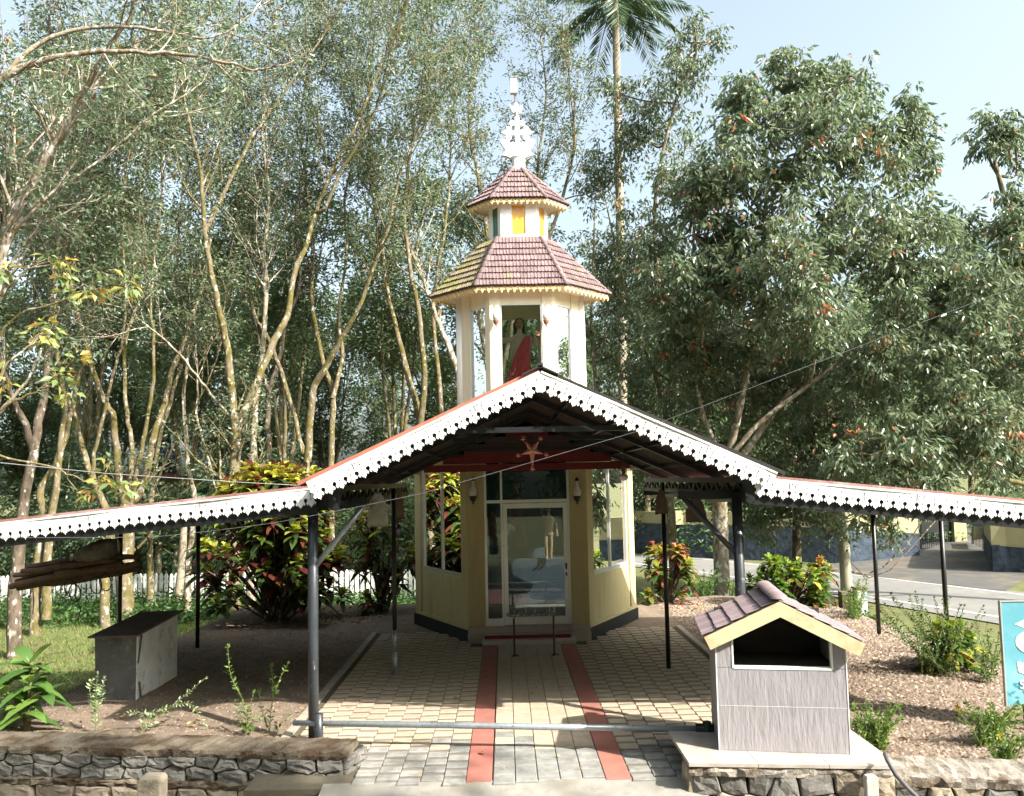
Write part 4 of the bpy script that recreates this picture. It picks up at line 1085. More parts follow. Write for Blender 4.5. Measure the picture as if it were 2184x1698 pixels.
# ------------------------------------------------------------------ weathered metal cabinet
cb = thing('metal_cabinet', 'grey weathered sheet metal cabinet with sloping lid by the lawn', 'cabinet', (-5.25, 10.5, 0))
m_cdark = M('dark weathered sheet', (.11, .112, .11), .7, .25, 5, bump=.1, bscale=20, col2=(.22, .22, .21), c2scale=7, c2lo=.52, c2hi=.72)
m_clight = M('dull white sheet', (.74, .73, .72), .6, .15, 5, col2=(.25, .22, .20), c2scale=6, c2lo=.55, c2hi=.72)
m_clid = M('brown rusted lid', (.13, .10, .085), .7, .3, 4, col2=(.20, .15, .12), c2scale=3, c2lo=.5, c2hi=.65)
MB().prism([(-5.47, .0), (-4.99, .0), (-4.98, .79), (-5.49, .79)], (0, 9.9, 0), (1, 0, 0), (0, 0, 1), -.02).build('front_panel', m_cdark, cb)
MB().box(-5.46, -5.44, 9.921, 11.15, 0, .80).box(-5.44, -5.0, 11.13, 11.15, 0, .84).build('rear_panel', m_cdark, cb)
for k, (ya, yb) in enumerate(((9.92, 10.25), (10.255, 10.70), (10.705, 11.14))):
    MB().prism([(ya, .0), (yb, .0), (yb, .80 + .02 * k), (ya, .79 + .018 * k)], (-4.985 - .006 * k, 0, 0), (0, 1, 0), (0, 0, 1), .012).build('side_panel', m_clight, cb)
MB().add([(-5.53, 9.80, .795), (-4.93, 9.80, .795), (-4.93, 11.22, .875), (-5.53, 11.22, .865), (-5.53, 9.80, .815), (-4.93, 9.80, .815), (-4.93, 11.22, .895), (-5.53, 11.22, .885)],
         [(3, 2, 1, 0), (4, 5, 6, 7), (0, 1, 5, 4), (1, 2, 6, 5), (2, 3, 7, 6), (3, 0, 4, 7)]).build('lid', m_clid, cb)
MB().bar((-4.955, 10.0, .79), (-4.965, 9.93, .45), .012, .02).bar((-4.96, 9.96, .22), (-4.95, 9.99, .0), .02, .02).build('strap', m_cdark, cb)
# ------------------------------------------------------------------ bundle of poles slung under the left roof
bd = thing('pole_bundle', 'bundle of old wooden poles slung by ropes under the left side roof', 'wood bundle', tuple(at(150, 1210, 12.4)))
m_pole = M('dark old pole bark', (.15, .09, .06), .9, .3, 9, bump=.5, bscale=30); m_polend = M('cut pole end', (.26, .17, .10), .9)
ends = [((22, 1252), (300, 1196)), ((38, 1258), (255, 1210)), ((30, 1232), (275, 1188)), ((70, 1246), (300, 1216)), ((48, 1216), (250, 1198)), ((60, 1205), (301, 1186)), ((95, 1214), (235, 1186)), ((35, 1242), (285, 1206)), ((120, 1226), (262, 1203))]
for i, ((xa, ya), (xb, yb)) in enumerate(ends):
    Y = 12.3 + .09 * (i % 4); A, B = at(xa, ya, Y), at(xb, yb, Y); r = random.uniform(.038, .06)
    pts = [A + (B - A) * q + V(0, 0, .03 * math.sin(q * 5 + i)) + V(0, random.uniform(-.01, .01), random.uniform(-.012, .012)) for q in np.linspace(0, 1, 6)]
    o = MB().tube(pts, [r * .8, r, r * .95, r, r * .9, r * .7], 9).build('wood_pole', m_pole, bd, smooth=False)
    d = nrm(pts[0] - pts[1]); MB().tube([pts[0] + d * .001, pts[0] + d * .012], r * .7, 9).build('cut_end', m_polend, o)
def rope(pts, r):
    MB().tube(pts, r, 5).build('rope', m_black, bd)
for x, ytop in ((118, 1135), (155, 1132), (248, 1120)):
    A, B = at(x, ytop, 12.35), at(x + (12 if x < 200 else -3), 1215, 12.25); rope([A, (A + B) / 2, B], .008)
for (x, y) in ((150, 1235), (160, 1245), (225, 1222), (205, 1228)):
    c = at(x, y, 12.25); rope([c + V(.09 * math.sin(q), -.03 * math.cos(q), -.14 + .14 * math.cos(q)) for q in np.linspace(0, 6.28, 14)], .009)
rope([at(165, 1225, 12.25), at(160, 1270, 12.25), at(172, 1300, 12.25), at(166, 1325, 12.25)], .009)
rope([at(70, 1250, 12.25), at(72, 1285, 12.25), at(70, 1310, 12.25)], .007)
tp = thing('tarpaulin_bundle', 'grey brown tarpaulin lump stuffed on top of the slung poles', 'tarpaulin', tuple(at(205, 1180, 12.4)))
rg = np.random.default_rng(5); v = []; nn, mm = 22, 14
c = at(205, 1176, 12.45)
for i in range(mm + 1):
    th = math.pi * i / mm
    for j in range(nn):
        ph = 2 * math.pi * j / nn
        x, y, z = math.sin(th) * math.cos(ph), math.sin(th) * math.sin(ph), math.cos(th)
        wr_ = 1 + .06 * math.sin(7 * ph + 5 * th) + .05 * math.sin(13 * th + 3 * ph)
        zz = z * .17 * wr_ + .13 * x * (1 if z > 0 else .15) - .02
        v.append((c[0] + x * .37 * wr_, c[1] + y * .28 * wr_, c[2] + zz))
MB().add(v, [(i * nn + j, (i + 1) * nn + j, (i + 1) * nn + (j + 1) % nn, i * nn + (j + 1) % nn) for i in range(mm) for j in range(nn)]).build('sheet', M('grey brown tarpaulin', (.23, .19, .155), .75, .3, 6, bump=.8, bscale=9, dist=.08, col2=(.14, .11, .09), c2scale=4, c2lo=.48, c2hi=.66), tp, smooth=True)
MB().tube([at(246, 1130, 12.2), at(251, 1150, 12.15), at(254, 1175, 12.2)], .012, 6).build('pale_strap', m_sack, tp)
ln = thing('hose_hoop', 'worn hoop of hose hung on the tree behind the slung poles', 'hoop', tuple(at(303, 1165, 13.0)))
c = at(303, 1162, 13.0)
MB().tube([c + V(.11 * math.sin(q), .02, .16 * math.cos(q)) for q in np.linspace(.3, 5.0, 18)], .014, 6).build('hoop', m_barkpale, ln, smooth=True)
# ------------------------------------------------------------------ candle stand
cs = thing('candle_stand', 'thin metal candle stand in front of the chapel door', 'candle stand', (.05, 11.75, 0))
for x in (-.26, .33):
    MB().tube([(x, 11.74, 0), (x, 11.76, .63)], .014, 8).build('leg', M('rusty dark leg', (.07, .035, .025), .7), cs)
    ft = MB()
    for a in (0, 2.1, 4.2): ft.tube([(x, 11.74, .06), (x + .07 * math.cos(a), 11.74 + .07 * math.sin(a), .03)], .008, 5)
    ft.build('foot', m_black, cs)
MB().box(-.37, .45, 11.70, 11.84, .62, .645).build('tray', M('wax spotted tray', (.20, .18, .16), .6, .4, 20, col2=(.5, .48, .44), c2scale=18, c2lo=.52, c2hi=.6), cs, bevel=.004)
wx = MB()
rg = random.Random(4)
for k in range(16):
    x = rg.uniform(-.3, .4); h = rg.uniform(.01, .10) if k < 11 else -.06
    wx.tube([(x, rg.uniform(11.71, 11.83) if h > 0 else 11.695, .646), (x + rg.uniform(-.01, .01), 11.77 if h > 0 else 11.694, .646 + h)], [.010, .006], 6)
wx.build('candle_stubs', M('candle wax', (.55, .52, .46), .5), cs)
# ================================================================== across the road, on the right
m_bluewall = M('blue grey rubble wall paint', (.055, .075, .105), .85, .25, 4, bump=.8, bscale=6, dist=.05, col2=(.03, .04, .055), c2scale=3, c2lo=.45, c2hi=.6)
m_yelwall = M('pale yellow wall paint', (.36, .33, .19), .8, .12, 2, col2=(.36, .32, .18), c2scale=1.2, c2lo=.5, c2hi=.7)
def compound(label, pts, zb, zm, zt, th=.25, caps=True):
    pts = [V(*p) for p in pts]
    t = thing('compound_wall', label, 'wall', tuple(np.append(pts[len(pts) // 2][:2], zb[0])))
    for i in range(len(pts) - 1):
        F = Face(pts[i][:2], pts[i + 1][:2])
        for nm, a, b, m, d in (('rubble_base', zb, zm, m_bluewall, .04), ('plaster_top', zm, zt, m_yelwall, 0)):
            P, Q = F.P, F.Q
            vs_ = []
            for (p, k) in ((P, i), (Q, i + 1)):
                for dd in (d, -th):
                    for z in (a[k], b[k]): 
                        q = p + F.n * dd; vs_.append((q[0], q[1], z))
            MB().add(vs_, [(0, 4, 5, 1), (2, 3, 7, 6), (1, 5, 7, 3), (0, 2, 6, 4), (0, 1, 3, 2), (4, 6, 7, 5)]).build(nm, m, t)
        if caps:
            Q = F.P; MB().box(Q[0] - .16, Q[0] + .16, Q[1] - .2, Q[1] + .14, zm[i], zt[i] + .04).build('pier', m_yelwall, t)
    return t
W = [gz(1330, 1180, -.95), gz(1450, 1190, -.95), gz(1640, 1197, -.95), gz(1800, 1203, -.95), gz(1962, 1186, -.75)]
compound('long compound wall across the road, blue rubble below, yellow above', W, [-1.1] * 4 + [-.9], [.50, .52, .50, .45, .15], [1.05, 1.08, 1.1, 1.12, 1.0])
gp = at(2043, 1164, 34.0)
gpl = thing('gate_pillar', 'square cream gate pillar right of the open black gate', 'pillar', (gp[0], gp[1], gp[2] - .3))
zt_ = at(2043, 1098, 34.0)[2]
MB().box(gp[0] - .27, gp[0] + .27, gp[1] - .27, gp[1] + .27, gp[2] - .6, zt_).box(gp[0] - .32, gp[0] + .32, gp[1] - .32, gp[1] + .32, zt_ + .001, zt_ + .08).build('shaft', m_yelwall, gpl)
def gate(label, x0, x1, ytop, ybot, Ya, Yb, pa, pb, n=14):
    A, B = at(x0, ybot, Ya), at(x1, ybot - (ybot - ytop) * .05, Yb); At, Bt = at(x0, ytop, Ya), at(x1, ytop, Yb)
    t = thing('gate', label, 'gate', tuple(A))
    fr = MB().bar(A, At, .05, .05, (1, 0, 0)).bar(B, Bt, .05, .05, (1, 0, 0)).bar(A, B, .05, .05).bar(At, Bt, .05, .05)
    fr.build('frame', m_black, t)
    for i in range(1, n):
        q = i / n; a, b = A + (B - A) * q, At + (Bt - At) * q
        MB().tube([a, b], .013, 5).build('bar', m_black, t)
    a0, a1 = A + (At - A) * pa, A + (At - A) * pb; b0, b1 = B + (Bt - B) * pa, B + (Bt - B) * pb
    o = V(0, -.03, 0)
    MB().add([a0 + o, b0 + o, b1 + o, a1 + o, a0 - o, b0 - o, b1 - o, a1 - o], [(0, 1, 2, 3), (7, 6, 5, 4), (0, 4, 5, 1), (3, 2, 6, 7)]).build('sheet_panel', m_black, t)
gate('open black bar gate left of the cream pillar', 1964, 2028, 1092, 1170, 32.5, 34.0, .42, .72)
gate('narrow black gate leaf beside the curved yellow wall', 2074, 2099, 1112, 1180, 33.0, 31.5, .42, .78, 8)
W2 = [at(2101, 1182, 31.3), gz(2118, 1215, -.8), gz(2150, 1221, -.88), gz(2260, 1228, -.9)]
compound('yellow wall with rounded end and blue base at the far right', W2, [-.9, -1.0, -1.1, -1.1], [.1, .05, 0, -.05], [1.35, 1.2, .95, .9], caps=False)
kp = gz(2143, 1214, -.86)
t = thing('road_marker', 'leaning white road marker post on the far grass verge', 'marker', tuple(kp)); mb = MB()
MB().prism([(-.09, -.1), (.09, -.1), (.07, .95), (.05, 1.0), (-.05, 1.0), (-.07, .95)], kp, nrm((1, 0, .1)), nrm((-.1, 0, 1)), .12).build('post', m_white, t)
for k in range(3): MB().obox(kp + V(-.012 * (k * 2.5 + 2), -.126, .25 + .26 * k), (.055, 0, 0), (0, .003, 0), (0, 0, .035)).build('faded_band', m_apron, t)
# concrete utility pole and the painted gate post below it
ub, ut = gz(1805, 1243, -.55), None
ut = at(1785, 905, ub[1])
t = thing('utility_pole', 'slim weathered concrete utility pole behind the right side roof', 'utility pole', tuple(ub))
m_conc = M('weathered concrete pole', (.33, .31, .24), .9, .2, 6, bump=.3, bscale=30, col2=(.21, .20, .13), c2scale=3, c2lo=.48, c2hi=.65, stretch=(1, 1, .3))
P = [ub + (ut - ub) * q for q in (0, .33, .66, .97, 1)]
MB().tube([P[0] - V(0, 0, .4)] + P, [.175, .165, .15, .128, .105, .05], 10).build('shaft', m_conc, t, smooth=True)
MB().tube([ub + (ut - ub) * .60, ub + (ut - ub) * .605], .140, 10).tube([ub + (ut - ub) * .93, ub + (ut - ub) * .935], .118, 10).build('wire_band', m_black, t)
wb = MB()
c0 = ub + V(.05, -.1, .35)
wb.tube([c0, c0 + V(.5, 0, -.12), c0 + V(1.2, .4, .05), c0 + V(2.2, 1.0, .55), c0 + V(3.2, 1.6, 1.5), c0 + V(4.6, 2.2, 2.7)], .022, 5)
wb.tube([c0, c0 + V(.6, 0, -.2), c0 + V(1.4, .4, -.05), c0 + V(2.3, 1.0, .45), c0 + V(3.5, 1.6, 1.3), c0 + V(5.2, 2.2, 2.4)], .018, 5)
wb.tube([c0 + V(0, 0, .3), c0 + V(.3, 0, .0), c0 + V(.5, 0, -.3), c0 + V(.6, .1, -.1)], .012, 5)
wb.build('dry_creeper', m_barkdark, t)
gb = gz(1836, 1316, -.30)
t = thing('gate_post', 'short pale post with painted blue pattern at the gravel edge', 'post', tuple(gb))
h_ = at(1836, 1256, gb[1])[2] - gb[2]
MB().box(gb[0] - .105, gb[0] + .105, gb[1] - .1, gb[1] + .1, gb[2] - .3, gb[2] + h_).build('shaft', M('faded painted plaster', (.52, .54, .52), .8, .1, 8, col2=(.18, .32, .36), c2scale=9, c2lo=.52, c2hi=.6), t)
MB().box(gb[0] - .125, gb[0] + .125, gb[1] - .12, gb[1] + .12, gb[2] + h_ + .001, gb[2] + h_ + .04).box(gb[0] - .36, gb[0] - .13, gb[1] + .0, gb[1] + .2, gb[2] - .3, gb[2] + h_ - .06).build('cap', m_coping, t)
# teal signboard cut by the picture edge
def text_mesh(body, size, extr=.002):
    cu = bpy.data.curves.new('lettering', 'FONT'); cu.body = body; cu.size = size; cu.extrude = extr
    o = bpy.data.objects.new('lettering', cu); COL.objects.link(o)
    bpy.context.view_layer.update()
    me = bpy.data.meshes.new_from_object(o.evaluated_get(bpy.context.evaluated_depsgraph_get()))
    bpy.data.objects.remove(o); bpy.data.curves.remove(cu)
    return me
SY = 8.0
s0, s1 = at(2140, 1284, SY), at(2146, 1505, SY)
sx, st_, sb = s1[0] + .01, s0[2], s1[2]
sg = thing('signboard', 'teal signboard with big white letter at the right picture edge', 'sign', (sx + .35, SY, 0))
m_teal = M('teal sign print', (.10, .30, .37), .35, .1, 1.5, spec=.5, col2=(.19, .40, .46), c2scale=1.2, c2lo=.45, c2hi=.62)
m_tealdk = M('dark teal leaf print', (.05, .22, .28), .35, .1, 10)
m_signw = M('white sign lettering', (.80, .80, .80), .4, .02)
MB().box(sx, sx + .75, SY, SY + .02, sb, st_).build('board', m_teal, sg)
MB().box(sx - .012, sx, SY - .008, SY + .028, sb - .01, st_ + .012).box(sx, sx + .75, SY - .008, SY + .028, st_, st_ + .014).build('frame', m_alu, sg)
for x in (sx + .20, sx + .62): MB().box(x - .015, x + .015, SY + .021, SY + .045, -.1, st_ - .1).build('leg', m_black, sg)
MB().prism([(0, 0), (.20, -.085), (.45, -.085), (.45, .085), (.20, .085)], (sx + .13, SY - .001, st_ - .225), (1, 0, 0), (0, 0, 1), .003).build('arrow', m_signw, sg)
me = text_mesh('S', .95); me.materials.append(m_signw)
bb = [v_.co for v_ in me.vertices]; w0, w1 = min(q.x for q in bb), max(q.x for q in bb); h0, h1 = min(q.y for q in bb), max(q.y for q in bb)
SW, SH_ = .46, .425
mm_ = Matrix.Diagonal((SW / (w1 - w0), SH_ / (h1 - h0), 1, 1)) @ Matrix.Translation((-w0, -h0, 0))
for v_ in me.vertices: v_.co = mm_ @ v_.co
pw = wloc(sg)
# thicken the strokes by four shifted copies
for k, (dx, dz) in enumerate(((0, 0), (.022, 0), (0, .022), (.022, .022), (.011, -.012))):
    o = link('letter', me, sg, (sx + .125 + dx - pw[0], SY - .002 - .0006 * k - pw[1], sb + .30 + dz)); o.rotation_euler = (math.pi / 2, 0, 0)
me = text_mesh('ST.', .12); me.materials.append(m_signw)
for k, dx in enumerate((0, .006)):
    o = link('letter', me, sg, (sx + .135 + dx - pw[0], SY - .0065 - .0006 * k - pw[1], sb + .165)); o.rotation_euler = (math.pi / 2, 0, 0)
rg = random.Random(3); lm = MB()
for k in range(46):
    c = V(sx + rg.uniform(.02, .72), SY - .001 - .00004 * k, sb + rg.uniform(.02, .25) * rg.uniform(.5, 1)); a = rg.uniform(-1, 3.6); l = rg.uniform(.05, .09)
    if c[2] + l > sb + .3: continue
    u, v_ = V(math.cos(a), 0, math.sin(a)), V(-math.sin(a), 0, math.cos(a))
    q = [c, c + u * l * .5 + v_ * l * .17, c + u * l, c + u * l * .5 - v_ * l * .17]
    if min(p[0] for p in q) > sx and max(p[0] for p in q) < sx + .75 and min(p[2] for p in q) > sb: lm.add(q, [(0, 1, 2, 3)])
lm.build('leaf_print', m_tealdk, sg)
# ================================================================== left background: picket fence and house
FY = 25.0
fz = LOW
m_picket = M('white picket paint', (.66, .66, .62), .6, .12, 6, objvar=.08, col2=(.40, .40, .34), c2scale=5, c2lo=.55, c2hi=.72)
pk = MB().prism([(-.055, 0), (.055, 0), (.055, .70), (.062, .74), (.03, .82), (0, .85), (-.03, .82), (-.062, .74), (-.055, .70)], (0, 0, 0), (1, 0, 0), (0, 0, 1), .025).mesh('picket', m_picket)
def fence(label, xa, xb, Ya, Yb, zz):
    A, B = at(xa, 1250, Ya), at(xb, 1250, Yb); A[2] = B[2] = zz
    t = thing('picket_fence', label, 'fence', tuple(A)); L = np.linalg.norm(B - A); n = int(L / .165)
    off_ = wloc(t)
    for i in range(n):
        q = A + (B - A) * (i + .5) / n
        o = link('picket', pk, t, tuple(q - off_ + V(0, 0, random.uniform(-.015, .015)))); o.rotation_euler = (0, random.uniform(-.02, .02), 0)
    for z in (.22, .58): MB().bar(A + V(0, .045, z), B + V(0, .045, z), .03, .07).build('rail', m_picket, t)
    for i in range(0, n + 1, 14):
        q = A + (B - A) * i / n; MB().box(q[0] - .11, q[0] + .11, q[1] + .07, q[1] + .25, zz - .1, zz + .80).build('fence_post', m_apron, t)
fence('white picket fence along the lawn, left stretch before the house', -10, 560, 25.2, 24.6, LOW)
fence('white picket fence between the croton shrub and the chapel', 590, 905, 24.3, 23.6, LOW + .08)
hs = thing('house', 'cream house with red edged roofs half hidden behind the trees', 'house', (-11, 32, LOW))
m_hwall = M('cream house wall', (.46, .43, .31), .8, .12, 2); m_hroof = M('dark red eave', (.16, .045, .035), .7, .2, 4); m_hdark = M('dark opening', (.012, .013, .015), .5)
ya, yb = 30.5, 37.0
A, B = at(300, 1240, ya), at(545, 1240, ya)
MB().box(A[0], B[0], ya, yb, LOW - .2, 2.05).build('wall', m_hwall, hs)
MB().box(A[0] - 1.0, B[0] + .5, ya - 1.1, yb, 2.06, 2.2).build('sunshade', m_hroof, hs)
MB().box(A[0] + .4, B[0], ya + .6, yb, 2.21, 3.0).build('upper_wall', m_hwall, hs)
MB().box(A[0] - .6, B[0] + .5, ya - .5, yb + .5, 3.01, 3.16).build('roof', m_hroof, hs)
for x0, x1, z0, z1 in ((352, 385, -.2, 1.7), (420, 470, .1, 1.4)):
    p, q = at(x0, 1200, ya - .02), at(x1, 1200, ya - .02)
    o = MB().box(p[0], q[0], ya - .03, ya - .012, z0, z1).build('window', m_hdark, hs)
    MB().box(p[0] - .08, q[0] + .08, ya - .05, ya - .031, z0 - .08, z0).box((p[0] + q[0]) / 2 - .03, (p[0] + q[0]) / 2 + .03, ya - .05, ya - .031, z0, z1).build('frame', m_hwall, o)
tk = at(345, 990, 31.5)
t = thing('water_tank', 'dark blue water tank on the house roof behind the trees', 'water tank', (tk[0], 31.5, 3.16))
MB().lathe([(.5, 3.17), (.52, 3.9), (.45, 4.1), (.18, 4.2), (.18, 4.26)], (tk[0], 31.6, 0), 16).build('drum', M('blue black plastic', (.02, .03, .05), .4), t, smooth=True)
# ================================================================== vegetation
def unit_rand(n, rng=RNG):
    v = rng.normal(size=(n, 3)); return v / np.linalg.norm(v, axis=1)[:, None]
def normv(v): return v / (np.linalg.norm(v, axis=1)[:, None] + 1e-9)
def leaf_arr(C, D, L, W, rng=RNG, fold=.25):
    n = len(C); D = normv(D)
    N = unit_rand(n, rng) + V(0, 0, .8); S = normv(np.cross(D, N)); N = normv(np.cross(S, D))
    L = L[:, None]; W = W[:, None]
    m = C + D * L * .45
    v = np.stack([C, m + S * W * .5 + N * W * fold, C + D * L - N * L * .08, m - S * W * .5 + N * W * fold], 1).reshape(-1, 3)
    b = np.arange(n) * 4
    t = np.stack([np.stack([b, b + 1, b + 2], 1), np.stack([b, b + 2, b + 3], 1)], 1).reshape(-1, 3)
    return v, t
def seg_arr(P0, P1, R0, R1, s=4):
    P0, P1 = np.asarray(P0, float), np.asarray(P1, float); n = len(P0); d = normv(P1 - P0)
    ref = np.where(np.abs(d[:, 2:3]) < .9, V(0, 0, 1), V(1, 0, 0)); a = normv(np.cross(d, ref)); b = np.cross(d, a)
    R0, R1 = np.asarray(R0)[:, None], np.asarray(R1)[:, None]; vs_ = []
    for P, R in ((P0, R0), (P1, R1)):
        for j in range(s):
            w = 2 * math.pi * j / s; vs_.append(P + R * (a * math.cos(w) + b * math.sin(w)))
    v = np.stack(vs_, 1).reshape(-1, 3); base = np.arange(n) * 2 * s
    q = np.stack([np.stack([base + j, base + (j + 1) % s, base + s + (j + 1) % s, base + s + j], 1) for j in range(s)], 1).reshape(-1, 4)
    return v, q
def tube_arr(pts, radii, n=8):
    mb = MB().tube(pts, radii, n, cap=False); return np.array(mb.v), np.array(mb.f)
def smooth_poly(P, k=4):
    P = np.asarray(P, float)
    if len(P) < 3: return np.concatenate([P[0] + (P[-1] - P[0]) * np.linspace(0, 1, 4)[:, None]])
    out = []; Q = np.vstack([2 * P[0] - P[1], P, 2 * P[-1] - P[-2]])
    for i in range(1, len(Q) - 2):
        for j in range(k):
            t = j / k; a, b, c, d = Q[i - 1], Q[i], Q[i + 1], Q[i + 2]
            out.append(.5 * ((2 * b) + (-a + c) * t + (2 * a - 5 * b + 4 * c - d) * t * t + (-a + 3 * b - 3 * c + d) * t ** 3))
    out.append(P[-1]); return np.array(out)
class Acc:
    def __init__(s): s.v = []; s.f = []; s.n = 0
    def add(s, vf):
        s.v.append(vf[0]); s.f.append(np.asarray(vf[1]) + s.n); s.n += len(vf[0])
    def get(s): return np.vstack(s.v), np.vstack(s.f)
def mk_tree(name, label, group, base, trunk, tips, tdir, leafmat_, bark, k=10, ll=.10, lw=.036, spread=.16, droop=.55, seed=1, cat='tree', rng=None, bias=None):
    rng = rng or np.random.default_rng(seed)
    t = thing(name, label, cat, tuple(base), group); b = np.asarray(base, float)
    v, f = trunk.get(); o = link('trunk', fast_mesh('trunk', v - b, f, bark, smooth=True), t)
    if len(tips):
        tips = np.asarray(tips); tdir = np.asarray(tdir)
        C = np.repeat(tips, k, 0); n = len(C); TD = np.repeat(tdir, k, 0)
        r = unit_rand(n, rng); r[:, 2] = r[:, 2] * .6
        D = normv(r + TD * .35 + V(0, 0, -droop))
        C = C + D * (rng.uniform(.1, 1, n)[:, None] * spread) + r * spread * .25
        L = ll * rng.uniform(.65, 1.25, n); Wd = lw * rng.uniform(.75, 1.2, n)
        lv, lt = leaf_arr(C - b, D, L, Wd, rng)
        cl = np.repeat(rng.uniform(0, 1, len(tips)), k)
        rn = np.clip(.55 * cl * .93 + .45 * rng.uniform(0, .95, n), 0, .955)
        hot = rng.uniform(0, 1, n) < .012; hotc = np.repeat(rng.uniform(0, 1, len(tips)) < .012, k)
        rn = np.where(hot | hotc, rng.uniform(.96, 1, n), rn)
        link('crown', fast_mesh('crown', lv, lt, leafmat_, np.repeat(rn, 2)), t)
    return t
def grow(stems, rng, t0=.35, nb=10, bl=2.2, nt=7, tl=.7, up=.35, ang=(.45, .95), twigr=.006, lean=None):
    """stems: list of (points, r0, r1). returns trunk accumulator, leaf tip positions and directions"""
    acc = Acc(); tips = []; td = []; s0, s1, ra, rb = [], [], [], []
    for pts, r0, r1 in stems:
        P = smooth_poly(pts, 4); P[1:-1] += rng.normal(0, .012, (len(P) - 2, 3))
        R = r0 + (r1 - r0) * np.linspace(0, 1, len(P)) ** .8
        acc.add(tube_arr(P, list(R), 8))
        tang = np.gradient(P, axis=0); tang = normv(tang)
        cum = np.concatenate([[0], np.cumsum(np.linalg.norm(np.diff(P, axis=0), axis=1))]); tot = cum[-1]
        m = max(2, int(nb * tot / 8))
        for q in np.append(np.sort(rng.uniform(t0, 1, m)), 1.0):
            x = q * tot; i = min(len(P) - 2, int(np.searchsorted(cum, x) - 1)); i = max(i, 0)
            fr = (x - cum[i]) / max(1e-6, cum[i + 1] - cum[i]); p = P[i] + (P[i + 1] - P[i]) * fr; d = tang[i]
            side = unit_rand(1, rng)[0]; side = nrm(side - d * (side @ d)); a = rng.uniform(*ang) if q < 1 else .15
            dr = nrm(d * math.cos(a) + side * math.sin(a)); L = bl * rng.uniform(.55, 1.2) * (1.15 - .45 * q); rr = min(.05, max(.016, .45 * R[i]))
            kk = 5; pp = [p]
            for j in range(kk):
                dr = nrm(dr + V(0, 0, up * .22) + rng.normal(0, .13, 3)); pp.append(pp[-1] + dr * L / kk)
            pp = np.array(pp); rs = rr * np.linspace(1, .3, kk + 1)
            s0 += list(pp[:-1]); s1 += list(pp[1:]); ra += list(rs[:-1]); rb += list(rs[1:])
            for w in range(nt):
                z = rng.uniform(.25, 1) if w else 1.0; j = min(kk - 1, int(z * kk)); b0 = pp[j] + (pp[j + 1] - pp[j]) * min(1, (z * kk - j))
                e = nrm(nrm(pp[j + 1] - pp[j]) * .7 + unit_rand(1, rng)[0] * .8 + V(0, 0, .15)); e2 = b0 + e * tl * rng.uniform(.4, 1.2)
                s0.append(b0); s1.append(e2); ra.append(twigr * 1.3); rb.append(twigr * .6)
                tips.append(e2); td.append(e); tips.append((b0 + e2) / 2 + rng.normal(0, .05, 3)); td.append(e)
    acc.add(seg_arr(s0, s1, ra, rb, 4))
    return acc, tips, td
def px(lst, Y, dY=0.0, jit=0.0):
    n = len(lst); return [at(x, y, Y + dY * i / max(1, n - 1) + (random.uniform(-jit, jit) if 0 < i else 0)) for i, (x, y) in enumerate(lst)]
